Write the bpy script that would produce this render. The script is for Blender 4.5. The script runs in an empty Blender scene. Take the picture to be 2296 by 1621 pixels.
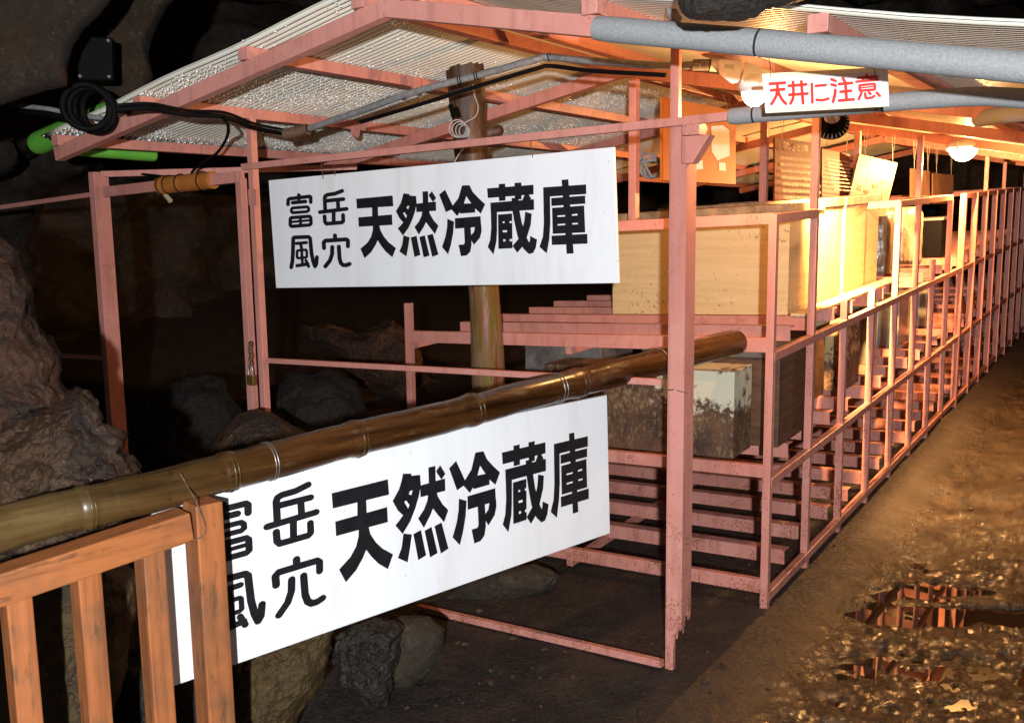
import bpy, bmesh, math, random
from mathutils import Vector as V, Matrix, noise as mn
random.seed(7)
scene = bpy.context.scene
COL = scene.collection

# ------------------------------------------------------------ camera, world, lights, exposure
FPX = 2145.0                       # focal length in pixels of a 2296 x 1621 frame
PW, PH = 2296.0, 1621.0
EYE = V((0, 0, 1.54))
AX = V((0.99989865, -0.01423678, 0.0))          # image right, down and forward axes as columns of the world frame
def _basis():
    def cr(x, y): return V((x - PW/2, y - PH/2, FPX))
    dn = cr(1360, 15700).normalized(); z = -dn
    y = V((0, 0, 1)) - z*V((0, 0, 1)).dot(z); y.normalize()
    return y.cross(z), y, z
BX, BY, BZ = _basis()
def ray(x, y):
    v = V((x - PW/2, y - PH/2, FPX))/FPX
    return V((v.dot(BX), v.dot(BY), v.dot(BZ)))
cam = bpy.data.cameras.new('camera'); camo = bpy.data.objects.new('camera', cam); COL.objects.link(camo)
cam.sensor_width = 36.0; cam.lens = FPX/PW*36.0; cam.clip_start = 0.05; cam.clip_end = 200
rt = V((BX.x, BY.x, BZ.x)); up = -V((BX.y, BY.y, BZ.y)); bk = -V((BX.z, BY.z, BZ.z))
M = Matrix((rt, up, bk)).transposed().to_4x4(); M.translation = EYE
camo.matrix_world = M
scene.camera = camo

w = bpy.data.worlds.new('World'); scene.world = w; w.use_nodes = True
w.node_tree.nodes['Background'].inputs[0].default_value = (0.35, 0.3, 0.28, 1)
w.node_tree.nodes['Background'].inputs[1].default_value = 0.004      # underground: no sky reaches in

fl = bpy.data.lights.new('camera_flash', 'POINT'); fl.energy = 1010; fl.shadow_soft_size = 0.03; fl.color = (0.96, 0.98, 1.0)
flo = bpy.data.objects.new('camera_flash', fl); COL.objects.link(flo); flo.location = (-0.05, -1.10, 1.655)
LAMP_COL = (1.0, 0.47, 0.15)
LAMP1, LAMP2, FLOOD = 150.0, 320.0, 2200.0

vs = scene.view_settings
vs.view_transform = 'Standard'; vs.look = 'None'; vs.exposure = 0.0; vs.gamma = 1.0; vs.use_curve_mapping = False
scene.cycles.max_bounces = 6; scene.cycles.diffuse_bounces = 3; scene.cycles.glossy_bounces = 3
scene.cycles.sample_clamp_indirect = 4.0

# ------------------------------------------------------------ layout
Z = V((0, 0, 1))
U1 = ray(-2000, 682); U1 = V((U1.x, U1.y, 0)).normalized()          # along the front, to the left and away
U2 = V((-U1.y, U1.x, 0)); U2 = U2 if U2.y > 0 else -U2              # along the shelves, to the right and away
T1 = ray(-2000, 682).normalized(); T2 = ray(2627, 385).normalized()  # the same with the slight fall of the floor
T1 = T1/ T1.dot(U1); T2 = T2 / T2.dot(U2)
def hit(x, y, P, n):
    r = ray(x, y); return EYE + r*((P - EYE).dot(n)/r.dot(n))
def at(x, y, d): return EYE + ray(x, y)*d
F = hit(1497, 1495, V((0, 0, 0)), Z)       # foot of the big front post
K = hit(1714, 1362, V((0, 0, 0)), Z)       # front right foot of the rack
G = F - U2*0.52                            # plane of the roof's front gable
def onF(x, y, o=0.0): return hit(x, y, F - U2*o, U2)
def onK(x, y, o=0.0): return hit(x, y, K - U2*o, U2)
def onG(x, y, o=0.0): return hit(x, y, G - U2*o, U2)
def onS(x, y, o=0.0): return hit(x, y, K + U1*o, U1)

# ------------------------------------------------------------ materials
class NT:
    def __init__(s, name):
        s.m = bpy.data.materials.new(name); s.m.use_nodes = True
        s.t = s.m.node_tree; s.b = s.t.nodes['Principled BSDF']; s.out = s.t.nodes['Material Output']
    def n(s, typ, **kw):
        nd = s.t.nodes.new(typ)
        for k, v in kw.items():
            if k.startswith('i_'):
                key = k[2:]; key = int(key) if key.isdigit() else key.replace('_', ' ')
                if hasattr(v, 'links') or isinstance(v, bpy.types.NodeSocket): s.t.links.new(v, nd.inputs[key])
                else: nd.inputs[key].default_value = v
            else: setattr(nd, k, v)
        return nd
    def pos(s): return s.n('ShaderNodeNewGeometry').outputs['Position']
    def obj(s): return s.n('ShaderNodeTexCoord').outputs['Object']
    def mapv(s, v, scale=(1, 1, 1), rot=(0, 0, 0)):
        m = s.n('ShaderNodeMapping'); s.t.links.new(v, m.inputs[0]); m.inputs['Scale'].default_value = scale; m.inputs['Rotation'].default_value = rot
        return m.outputs[0]
    def noise(s, v, scale, detail=5, rough=0.6, dist=0.0):
        nd = s.n('ShaderNodeTexNoise'); s.t.links.new(v, nd.inputs['Vector'])
        nd.inputs['Scale'].default_value = scale; nd.inputs['Detail'].default_value = detail; nd.inputs['Roughness'].default_value = rough; nd.inputs['Distortion'].default_value = dist
        return nd.outputs['Fac']
    def ramp(s, f, stops):
        r = s.n('ShaderNodeValToRGB'); s.t.links.new(f, r.inputs[0]); e = r.color_ramp.elements
        while len(e) < len(stops): e.new(0.5)
        for k, (p, c) in enumerate(stops):
            e[k].position = p; c = (c, c, c) if isinstance(c, (int, float)) else c; e[k].color = (*c, 1)
        return r.outputs[0]
    def math(s, op, a, b=0.0, clamp=False):
        nd = s.n('ShaderNodeMath', operation=op, use_clamp=clamp)
        for k, v in enumerate((a, b)):
            if isinstance(v, (int, float)): nd.inputs[k].default_value = v
            else: s.t.links.new(v, nd.inputs[k])
        return nd.outputs[0]
    def mix(s, f, a, b, mode='MIX'):
        nd = s.n('ShaderNodeMix', data_type='RGBA', blend_type=mode)
        for k, v in ((0, f), (6, a), (7, b)):
            if isinstance(v, tuple): nd.inputs[k].default_value = (*v, 1)
            elif isinstance(v, (int, float)): nd.inputs[k].default_value = v
            else: s.t.links.new(v, nd.inputs[k])
        return nd.outputs[2]
    def z(s, v):
        x = s.n('ShaderNodeSeparateXYZ'); s.t.links.new(v, x.inputs[0]); return x.outputs
    def set(s, color=None, rough=None, bump=None, bstr=0.3, bdist=0.01, metal=None, spec=None):
        def put(key, v):
            if v is None: return
            if isinstance(v, (tuple,)): s.b.inputs[key].default_value = (*v, 1)
            elif isinstance(v, (int, float)): s.b.inputs[key].default_value = v
            else: s.t.links.new(v, s.b.inputs[key])
        put('Base Color', color); put('Roughness', rough); put('Metallic', metal); put('Specular IOR Level', spec)
        if bump is not None:
            b = s.n('ShaderNodeBump'); b.inputs['Strength'].default_value = bstr; b.inputs['Distance'].default_value = bdist
            s.t.links.new(bump, b.inputs['Height']); s.t.links.new(b.outputs[0], s.b.inputs['Normal'])
        return s.m
MAT = {}
def m_pink(name, a, b, rust=0.66):
    t = NT(name); p = t.pos(); n1 = t.noise(p, 70, 4, .55); n2 = t.noise(p, 3, 3); n3 = t.noise(p, 9, 4)
    zz = t.z(p)[2]
    low = t.n('ShaderNodeMapRange', i_1=0.9, i_2=0.0, i_3=0.0, i_4=0.075); t.t.links.new(zz, low.inputs[0])
    n9 = t.noise(p, 150, 3, .6); f = t.math('ADD', t.math('ADD', t.math('MULTIPLY', n9, 0.60), t.math('MULTIPLY', n3, 0.40)), low.outputs[0])
    msk = t.ramp(f, [(rust - .03, 0.0), (rust + .05, .92)])
    col = t.mix(t.ramp(n2, [(.3, 0.0), (.7, 1.0)]), a, b)
    dr = t.noise(t.mapv(p, (26, 26, 2.2)), 1.0, 4, .6); col = t.mix(t.ramp(dr, [(.50, 0.0), (.75, .55)]), col, tuple(x*.55 for x in a))
    ch = t.noise(p, 14, 5, .6); col = t.mix(t.ramp(ch, [(.55, 0.0), (.75, .35)]), col, tuple(min(.8, x*1.1 + .06) for x in b)); rc = t.mix(n1, (0.30, 0.085, 0.028), (0.12, 0.036, 0.015))
    rg = t.ramp(t.noise(p, 25, 3), [(.3, .32), (.7, .55)])
    return t.set(t.mix(msk, col, rc), t.mix(msk, rg, (.85, .85, .85)), n1, .12, .002)
MAT['pink'] = m_pink('pink_paint', (0.50, 0.200, 0.160), (0.58, 0.255, 0.212), .615)
MAT['pink_rack'] = m_pink('pink_rack_paint', (0.49, 0.195, 0.155), (0.57, 0.25, 0.205), .612)
def m_simple(name, c1, c2, scale, rough=.5, bstr=.1, bdist=.002, metal=0, stretch=(1, 1, 1), rot=(0, 0, 0), detail=5, lo=.35, hi=.65):
    t = NT(name); v = t.mapv(t.pos(), stretch, rot); n = t.noise(v, scale, detail)
    return t.set(t.ramp(n, [(lo, c1), (hi, c2)]), rough, n, bstr, bdist, metal)
MAT['sheet'] = m_simple('cream_sheet', (0.72, 0.71, 0.60), (0.82, 0.81, 0.71), 4, .42, .05)
MAT['drop'] = m_simple('water_drop', (0.85, 0.87, 0.9), (0.95, 0.95, 0.95), 50, .12, 0)  # white base colour stands in for the flash sparkle of the drops
MAT['drop'].node_tree.nodes['Principled BSDF'].inputs['Specular IOR Level'].default_value = 1.0
MAT['foam'] = m_simple('grey_foam', (0.21, 0.218, 0.226), (0.28, 0.285, 0.29), 160, .75, .5, .002, detail=3)
MAT['green'] = m_simple('green_foam', (0.10, 0.36, 0.035), (0.13, 0.42, 0.05), 30, .5, .05)
MAT['black'] = m_simple('black_plastic', (0.0018, 0.0018, 0.002), (0.0035, 0.0035, 0.004), 40, .7, .05)
MAT['black'].node_tree.nodes['Principled BSDF'].inputs['Specular IOR Level'].default_value = .10
MAT['steel'] = m_simple('galvanised', (0.28, 0.29, 0.30), (0.42, 0.42, 0.42), 60, .38, .05, metal=.75)
MAT['conduit'] = m_simple('grey_conduit', (0.14, 0.145, 0.15), (0.23, 0.235, 0.24), 45, .42, .1)
MAT['wire'] = m_simple('wire', (0.32, 0.31, 0.29), (0.42, 0.40, 0.37), 90, .35, 0, metal=.8)
MAT['rust_wire'] = m_simple('rusty_wire', (0.06, 0.03, 0.02), (0.16, 0.09, 0.05), 90, .7, 0)
MAT['cord'] = m_simple('pale_cord', (0.26, 0.255, 0.25), (0.34, 0.33, 0.32), 90, .5, 0)
MAT['housing'] = m_simple('white_enamel', (0.66, 0.68, 0.66), (0.78, 0.79, 0.77), 14, .28, .02)
MAT['ink'] = m_simple('black_paint', (0.006, 0.006, 0.008), (0.012, 0.012, 0.014), 30, .42, 0)
MAT['red'] = m_simple('red_paint', (0.60, 0.018, 0.008), (0.66, 0.035, 0.016), 60, .6, 0)
MAT['strip'] = m_simple('reflective_tape', (0.86, 0.84, 0.52), (0.92, 0.90, 0.60), 20, .3, 0)
MAT['brass'] = m_simple('brass', (0.22, 0.15, 0.04), (0.34, 0.24, 0.07), 60, .4, .05, metal=.8)
MAT['cloth'] = m_simple('orange_wrap', (0.36, 0.115, 0.018), (0.45, 0.15, 0.03), 26, .6, .25, .006)
MAT['pale_wrap'] = m_simple('pale_wrap', (0.35, 0.27, 0.15), (0.48, 0.40, 0.26), 40, .8, .4, .006)
MAT['orange_board'] = m_simple('orange_board', (0.46, 0.15, 0.028), (0.50, 0.17, 0.036), 5, .5, 0)
MAT['brown_board'] = m_simple('brown_board', (0.10, 0.020, 0.008), (0.125, 0.026, 0.011), 6, .62, 0)
MAT['dark_board'] = m_simple('dark_board', (0.07, 0.04, 0.025), (0.13, 0.075, 0.045), 8, .3, .05)
MAT['pale_print'] = m_simple('pale_print', (0.52, 0.40, 0.30), (0.60, 0.48, 0.36), 30, .5, 0)
MAT['white_print'] = m_simple('white_print', (0.84, 0.83, 0.80), (0.9, 0.89, 0.86), 30, .5, 0)
MAT['cream_board'] = m_simple('cream_board', (0.14, 0.11, 0.075), (0.19, 0.15, 0.105), 6, .5, .02)
for _k in ('brown_board', 'dark_board', 'cream_board', 'orange_board', 'pale_print'): MAT[_k].node_tree.nodes['Principled BSDF'].inputs['Specular IOR Level'].default_value = .15
MAT['tape'] = m_simple('black_tape', (0.01, 0.01, 0.011), (0.02, 0.02, 0.02), 60, .45, 0)
MAT['tin'] = m_simple('tinplate', (0.34, 0.33, 0.30), (0.5, 0.48, 0.43), 25, .3, .15, .004, metal=.7)
MAT['brownbox'] = m_simple('brown_box', (0.045, 0.022, 0.010), (0.11, 0.055, 0.025), 9, .5, .1, stretch=(1, 1, 6))
MAT['plastic'] = m_simple('plastic_film', (0.10, 0.085, 0.06), (0.30, 0.26, 0.19), 14, .14, .7, .03, stretch=(1, 1, .25))

def m_sign():
    t = NT('white_sign'); p = t.pos(); n = t.noise(p, 55, 4); n2 = t.noise(p, 2.5, 3)
    c = t.mix(n2, (0.74, 0.755, 0.79), (0.80, 0.81, 0.83))
    sp = t.ramp(n, [(.70, 0.0), (.74, 1.0)])
    gr = t.noise(t.mapv(p, (9, 9, 1.3)), 1.0, 5, .65); c = t.mix(t.ramp(gr, [(.48, 0.0), (.80, .45)]), c, (0.50, 0.47, 0.41))
    st = t.noise(p, 19, 6, .7); c = t.mix(t.ramp(st, [(.66, 0.0), (.76, .6)]), c, (0.45, 0.40, 0.33))
    return t.set(t.mix(sp, c, (0.34, 0.33, 0.32)), t.ramp(st, [(.4, .28), (.6, .42)]), None)
MAT['sign'] = m_sign()
def m_sign_plain():
    t = NT('white_notice'); p = t.pos(); n2 = t.noise(p, 4, 3)
    return t.set(t.mix(n2, (0.74, 0.755, 0.79), (0.79, 0.80, 0.82)), .4, None)
MAT['notice'] = m_sign_plain()

def m_wood(name, base, dark, rotz, axis):
    t = NT(name); sc = (30, 30, 1.6) if axis == 'z' else (1.6, 30, 30)
    ri = t.n('ShaderNodeObjectInfo').outputs['Random']; va = t.n('ShaderNodeVectorMath', operation='ADD'); t.t.links.new(t.mapv(t.pos(), (1, 1, 1), (0, 0, rotz)), va.inputs[0]); t.t.links.new(t.math('MULTIPLY', ri, 13.0), va.inputs[1]); v = t.mapv(va.outputs[0], sc)
    g = t.noise(v, 1.6, 5, .6, .4); s1 = t.noise(t.mapv(t.mapv(t.pos(), (1, 1, 1), (0, 0, rotz)), (1, 1, .22) if axis == 'z' else (.22, 1, 1)), 48, 4, .6); s2 = t.noise(t.pos(), 5, 3)
    c = t.ramp(g, [(.30, tuple(x*.60 for x in base)), (.5, base), (.72, tuple(min(1, x*1.22) for x in base))])
    c = t.mix(t.ramp(s1, [(.58, 0.0), (.70, .75)]), c, dark)
    c = t.mix(t.ramp(s2, [(.48, 0.0), (.70, .62)]), c, dark)
    return t.set(c, t.ramp(s2, [(.35, .28), (.65, .5)]), g, .25, .002)
FENCE_ROT = -math.atan2(1.52, 1.65)
MAT['fence_v'] = m_wood('orange_timber', (0.31, 0.105, 0.037), (0.07, 0.045, 0.025), FENCE_ROT, 'z')
MAT['fence_h'] = m_wood('orange_timber_rail', (0.31, 0.105, 0.035), (0.065, 0.035, 0.018), FENCE_ROT, 'x')

def m_bamboo():
    t = NT('wet_bamboo'); p = t.pos(); v = t.mapv(t.mapv(p, (1, 1, 1), (0, 0, FENCE_ROT)), (1.2, 22, 22))
    g = t.noise(v, 1.5, 5, .6, .3); n = t.noise(p, 6, 4); x = t.z(p)[0]
    mr = t.n('ShaderNodeMapRange', i_1=-1.05, i_2=-0.55, i_3=1.0, i_4=0.0); t.t.links.new(x, mr.inputs[0])
    brown = t.ramp(g, [(.32, (0.010, 0.0035, 0.001)), (.50, (0.046, 0.0165, 0.0042)), (.70, (0.11, 0.043, 0.011))])
    green = t.ramp(g, [(.3, (0.04, 0.023, 0.008)), (.5, (0.088, 0.055, 0.019)), (.72, (0.13, 0.085, 0.034))])
    f = t.math('MULTIPLY', mr.outputs[0], t.math('ADD', n, .45), True)
    cc = t.mix(f, brown, green); sc_ = t.noise(t.mapv(t.mapv(p, (1, 1, 1), (0, 0, FENCE_ROT)), (5, 24, 24)), 1.3, 6, .7)
    cc = t.mix(t.ramp(sc_, [(.58, 0.0), (.74, .6)]), cc, (0.19, 0.12, 0.055)); cc = t.mix(t.ramp(t.noise(p, 30, 5, .65), [(.60, 0.0), (.72, .6)]), cc, (0.012, 0.008, 0.004))
    return t.set(cc, t.ramp(n, [(.35, .16), (.65, .34)]), g, .12, .002)
MAT['bamboo'] = m_bamboo()
MAT['bamboo_node'] = m_simple('bamboo_node', (0.03, 0.018, 0.005), (0.085, 0.065, 0.018), 30, .3, .2)

def m_ply():
    t = NT('pale_box_wood'); p = t.pos(); v = t.mapv(p, (1.5, 1.5, 30)); g = t.noise(v, 1.4, 5, .6, .5)
    c = t.ramp(g, [(.3, (0.52, 0.37, 0.18)), (.55, (0.60, 0.44, 0.225)), (.8, (0.65, 0.49, 0.27))])
    sp = t.noise(p, 62, 4, .65); z2 = t.noise(p, 3.2, 3)
    m = t.ramp(t.math('ADD', t.math('MULTIPLY', sp, .72), t.math('MULTIPLY', z2, .34)), [(.625, 0.0), (.68, .75)])
    return t.set(t.mix(m, c, (0.10, 0.095, 0.05)), .55, g, .1, .002)
MAT['ply'] = m_ply()
MAT['lid'] = m_simple('box_lid_wood', (0.16, 0.105, 0.06), (0.40, 0.26, 0.135), 16, .6, .1)

def m_rustchest(name, thr, pale):
    t = NT(name); p = t.pos(); n = t.noise(p, 22, 8, .72); n2 = t.noise(p, 4.5, 3); zz = t.z(p)[2]
    r = t.ramp(t.noise(p, 12, 6, .65), [(.3, (0.026, 0.013, 0.008)), (.55, (0.09, 0.043, 0.021)), (.75, (0.17, 0.078, 0.032))])
    mr = t.n('ShaderNodeMapRange', i_1=0.68, i_2=0.86, i_3=-0.16, i_4=0.10); t.t.links.new(zz, mr.inputs[0])
    xr = t.n('ShaderNodeMapRange', i_1=0.50, i_2=0.60, i_3=-.30, i_4=0.0); t.t.links.new(t.z(p)[0], xr.inputs[0])
    f = t.math('ADD', t.math('ADD', t.math('MULTIPLY', n, .55), t.math('MULTIPLY', n2, .45)), t.math('ADD', mr.outputs[0], xr.outputs[0]))
    m = t.ramp(f, [(thr, 0.0), (thr + .04, 1.0)])
    fl_n = t.noise(t.mapv(p, (1, 1, .55)), 75, 5, .7); r = t.mix(t.ramp(t.math('ADD', t.math('MULTIPLY', fl_n, .65), t.math('MULTIPLY', n2, .35)), [(.50, 0.0), (.60, .65)]), r, (0.27, 0.19, 0.10))
    return t.set(t.mix(m, r, pale), t.mix(m, (.8, .8, .8), (.45, .45, .45)), n, .3, .004)
MAT['chest'] = m_rustchest('rusty_chest', .50, (0.52, 0.50, 0.38))
MAT['chest_mottled'] = m_rustchest('mottled_chest', .54, (0.36, 0.27, 0.13))
MAT['chest_grey'] = m_simple('grey_chest', (0.06, 0.06, 0.06), (0.15, 0.14, 0.13), 12, .5, .2)

def m_log():
    t = NT('wet_log'); p = t.pos(); v = t.mapv(p, (16, 16, 1.5)); g = t.noise(v, 1.5, 6, .65, .5)
    bark = t.ramp(g, [(.34, (0.010, 0.006, 0.004)), (.5, (0.045, 0.021, 0.011)), (.60, (0.09, 0.048, 0.025)), (.72, (0.26, 0.17, 0.10))])
    g2 = t.noise(t.mapv(p, (13, 13, .5)), 1.4, 4)
    smooth = t.ramp(g2, [(.38, (0.035, 0.012, 0.006)), (.46, (0.14, 0.055, 0.024)), (.51, (0.19, 0.115, 0.07)), (.54, (0.10, 0.095, 0.014)), (.59, (0.17, 0.068, 0.028)), (.70, (0.05, 0.018, 0.008))])
    mr = t.n('ShaderNodeMapRange', i_1=1.40, i_2=1.55); t.t.links.new(t.z(p)[2], mr.inputs[0])
    return t.set(t.mix(mr.outputs[0], smooth, bark), t.mix(mr.outputs[0], (.25, .25, .25), (.6, .6, .6)), g, .4, .01)
MAT['log'] = m_log()

def m_rock(name, dark, mid, pale, ochre, och=.6, wet=.3, sc=1.0, bs=.8):
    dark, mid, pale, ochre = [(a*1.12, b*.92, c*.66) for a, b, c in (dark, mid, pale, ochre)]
    t = NT(name); p = t.pos(); big = t.noise(p, 2.3*sc, 4, .6, .6); med = t.noise(p, 13*sc, 7, .68); fine = t.noise(p, 55*sc, 6, .7)
    c = t.ramp(t.math('ADD', t.math('MULTIPLY', med, .62), t.math('MULTIPLY', t.noise(p, 4.3*sc, 4, .6, .8), .38)), [(.38, dark), (.51, mid), (.66, pale)])
    c = t.mix(t.ramp(big, [(och - .08, 0.0), (och + .06, .85)]), c, t.mix(fine, tuple(x*.45 for x in ochre), ochre))
    c = t.mix(t.ramp(fine, [(.28, .65), (.5, 0.0)]), c, tuple(x*.45 for x in dark))
    vo = t.n('ShaderNodeTexVoronoi', feature='DISTANCE_TO_EDGE'); t.t.links.new(t.mapv(p, (1, 1, 1.6)), vo.inputs['Vector']); vo.inputs['Scale'].default_value = 3.2*sc
    h = t.math('ADD', t.math('MULTIPLY', med, .7), t.math('ADD', t.math('MULTIPLY', fine, .45), t.math('MULTIPLY', t.ramp(vo.outputs['Distance'], [(0, 0.0), (.04, 1.0)]), .06)))
    gl = t.noise(p, 95*sc, 3, .6); c = t.mix(t.ramp(gl, [(.66, 0.0), (.72, .55)]), c, tuple(min(.6, x*3.2) for x in pale))  # pale specks painted into the colour as wet sparkles
    h = t.math('ADD', h, t.math('MULTIPLY', gl, .35))
    return t.set(c, t.math('ADD', t.ramp(gl, [(.34, wet), (.52, wet + .38)]), t.ramp(t.noise(p, 6*sc, 3), [(.4, -.0), (.6, .18)])), h, bs, .03)
MAT['rock'] = m_rock('brown_lava', (0.006, 0.0032, 0.002), (0.034, 0.0145, 0.0068), (0.080, 0.038, 0.019), (0.085, 0.038, 0.017))
MAT['rock_grey'] = m_rock('grey_brown_lava', (0.005, 0.0035, 0.003), (0.026, 0.0155, 0.0098), (0.115, 0.080, 0.054), (0.075, 0.040, 0.019), .53, .18)
MAT['rock_ochre'] = m_rock('ochre_lava', (0.008, 0.006, 0.004), (0.034, 0.023, 0.012), (0.075, 0.052, 0.026), (0.085, 0.060, 0.017), .47, .2)
MAT['rock_dark'] = m_rock('black_basalt', (0.006, 0.0055, 0.005), (0.014, 0.0125, 0.011), (0.032, 0.028, 0.025), (0.034, 0.021, 0.012), .64, .28)
MAT['rock_wall'] = m_rock('cave_rock', (0.008, 0.007, 0.0062), (0.021, 0.018, 0.0155), (0.05, 0.042, 0.036), (0.05, 0.028, 0.014), .62, .22, 1.0, 1.0)
MAT['rock_shade'] = m_rock('shaded_basalt', (0.0015, 0.0012, 0.001), (0.004, 0.003, 0.0024), (0.008, 0.006, 0.0045), (0.011, 0.006, 0.0028), .6, .35)  # darkened basalt copy: the shade behind the frame is put into its colour
MAT['rock_slab'] = m_rock('brown_slab', (0.008, 0.0055, 0.004), (0.016, 0.0108, 0.0072), (0.022, 0.015, 0.0105), (0.040, 0.022, 0.005), .55, .6, .6, .35)
MAT['rock_wet'] = m_rock('wet_grey_stone', (0.006, 0.0058, 0.0054), (0.016, 0.0152, 0.0138), (0.048, 0.046, 0.042), (0.06, 0.05, 0.04), .68, .16, .9)
MAT['stone_pale'] = m_rock('pale_stone', (0.012, 0.010, 0.007), (0.026, 0.021, 0.015), (0.045, 0.038, 0.027), (0.045, 0.035, 0.025), .7, .5, .3)

def m_ground():
    t = NT('cave_floor'); p = t.pos(); big = t.noise(p, 1.4, 4); med = t.noise(p, 9, 6, .65); fine = t.noise(p, 60, 5, .7)
    att = t.n('ShaderNodeAttribute', attribute_name='path'); pf = att.outputs['Fac']
    soil = t.ramp(med, [(.3, (0.010, 0.007, 0.005)), (.52, (0.023, 0.0155, 0.011)), (.75, (0.042, 0.029, 0.020))])
    path = t.ramp(med, [(.34, (0.007, 0.0042, 0.002)), (.5, (0.023, 0.0145, 0.0070)), (.70, (0.052, 0.035, 0.0185))])
    c = t.mix(pf, soil, path)
    c = t.mix(t.ramp(fine, [(.69, 0.0), (.73, .7)]), c, (0.10, 0.075, 0.05))
    rg = t.math('MULTIPLY', t.ramp(fine, [(.38, .42), (.60, .85)]), t.ramp(pf, [(0, 1.0), (1, .26)]))
    return t.set(c, rg, t.math('ADD', med, t.math('MULTIPLY', fine, .8)), .75, .024)
MAT['ground'] = m_ground()
def m_water():
    t = NT('puddle_water'); n = t.noise(t.mapv(t.pos(), (1, 1, 1)), 5, 2)
    m = t.set((0.016, 0.010, 0.005), .015, n, .02, .004); t.b.inputs['IOR'].default_value = 1.33; return m
MAT['water'] = m_water()
def m_emit(name, col, s):
    t = NT(name); t.b.inputs['Base Color'].default_value = (0.8, 0.8, 0.8, 1)
    t.b.inputs['Emission Color'].default_value = (*col, 1); t.b.inputs['Emission Strength'].default_value = s; return t.m

# ------------------------------------------------------------ mesh helpers
class MB:
    def __init__(s): s.v = []; s.f = []; s.sm = []; s.mi = []
    def add(s, vs, fs, smooth=False, mi=0):
        o = len(s.v); s.v += [V(x) for x in vs]; s.f += [tuple(i + o for i in f) for f in fs]
        s.sm += [smooth]*len(fs); s.mi += [mi]*len(fs); return s
    def hexa(s, a, mi=0):           # eight corners: bottom ring then top ring
        return s.add(a, [(3, 2, 1, 0), (4, 5, 6, 7), (0, 1, 5, 4), (1, 2, 6, 5), (2, 3, 7, 6), (3, 0, 4, 7)], False, mi)
    def bar(s, p, q, wd, ht, side=None, upv=None, mi=0):
        d = (q - p).normalized()
        if side is None:
            side = d.cross(upv or Z)
            if side.length < 1e-4: side = V((1, 0, 0))
        side = (side - d*side.dot(d)).normalized(); u = side.cross(d).normalized()
        a = side*wd/2; b = u*ht/2
        return s.hexa([p - a - b, p + a - b, q + a - b, q - a - b, p - a + b, p + a + b, q + a + b, q - a + b], mi)
    def box(s, o, e1, e2, e3, mi=0):   # corner and three edges
        return s.hexa([o, o + e1, o + e1 + e2, o + e2, o + e3, o + e1 + e3, o + e1 + e2 + e3, o + e2 + e3], mi)
    def tube(s, pts, r, n=10, caps=True, mi=0):
        pts = [V(p) for p in pts]; rs = r if isinstance(r, (list, tuple)) else [r]*len(pts)
        vs = []; fs = []; ref = None
        for i, p in enumerate(pts):
            d = (pts[min(i + 1, len(pts) - 1)] - pts[max(i - 1, 0)]).normalized()
            if ref is None: ref = d.cross(Z) if abs(d.z) < .95 else d.cross(V((1, 0, 0)))
            ref = (ref - d*ref.dot(d)).normalized(); b = d.cross(ref)
            for k in range(n):
                a = 2*math.pi*k/n; vs.append(p + (ref*math.cos(a) + b*math.sin(a))*rs[i])
        for i in range(len(pts) - 1):
            for k in range(n):
                k2 = (k + 1) % n; fs.append((i*n + k, i*n + k2, (i + 1)*n + k2, (i + 1)*n + k))
        s.add(vs, fs, True, mi)
        if caps:
            s.add(vs[:n], [tuple(range(n))[::-1]], False, mi); s.add(vs[-n:], [tuple(range(n))], False, mi)
        return s
    def lathe(s, c, axis, prof, n=24, mi=0):
        axis = axis.normalized(); x = axis.cross(V((0.3, 0.9, 0.1))).normalized(); y = axis.cross(x)
        vs = []; fs = []
        for (r, h) in prof:
            for k in range(n):
                a = 2*math.pi*k/n; vs.append(c + axis*h + (x*math.cos(a) + y*math.sin(a))*r)
        for i in range(len(prof) - 1):
            for k in range(n):
                k2 = (k + 1) % n; fs.append((i*n + k, i*n + k2, (i + 1)*n + k2, (i + 1)*n + k))
        return s.add(vs, fs, True, mi)
    def build(s, name, mat, parent=None, label=None, bevel=0.0, **kw):
        c = V((sum(v.x for v in s.v)/len(s.v), sum(v.y for v in s.v)/len(s.v), min(v.z for v in s.v)))
        me = bpy.data.meshes.new(name); me.from_pydata([v - c for v in s.v], [], s.f); me.update()
        me.polygons.foreach_set('use_smooth', s.sm)
        for m in (mat if isinstance(mat, (list, tuple)) else [mat]): me.materials.append(MAT[m] if isinstance(m, str) else m)
        if any(s.mi): me.polygons.foreach_set('material_index', s.mi)
        o = bpy.data.objects.new(name, me); COL.objects.link(o); o.location = c
        if parent is not None:
            o.parent = parent; o.matrix_parent_inverse = Matrix.Translation(-ABS[parent.name])
        ABS[o.name] = c
        if bevel:
            b = o.modifiers.new('bevel', 'BEVEL'); b.width = bevel; b.segments = 2; b.limit_method = 'ANGLE'; b.angle_limit = .7
        if label: o['label'] = label
        for k, v in kw.items(): o[k] = v
        return o
ABS = {}
def thing(name, label, cat, loc, group=None):
    o = bpy.data.objects.new(name, None); COL.objects.link(o); o.location = loc; o.empty_display_size = .1; ABS[o.name] = V(loc)
    o['label'] = label; o['category'] = cat
    if group: o['group'] = group
    return o
def curve(pts, n=8):               # smooth Catmull-Rom through points
    pts = [V(p) for p in pts]; P = [pts[0]*2 - pts[1]] + pts + [pts[-1]*2 - pts[-2]]; out = []
    for i in range(1, len(P) - 2):
        a, b, c, d = P[i - 1:i + 3]
        for k in range(n):
            t = k/n; out.append(.5*((2*b) + (c - a)*t + (2*a - 5*b + 4*c - d)*t*t + (3*b - a - 3*c + d)*t**3))
    out.append(pts[-1]); return out
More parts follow.
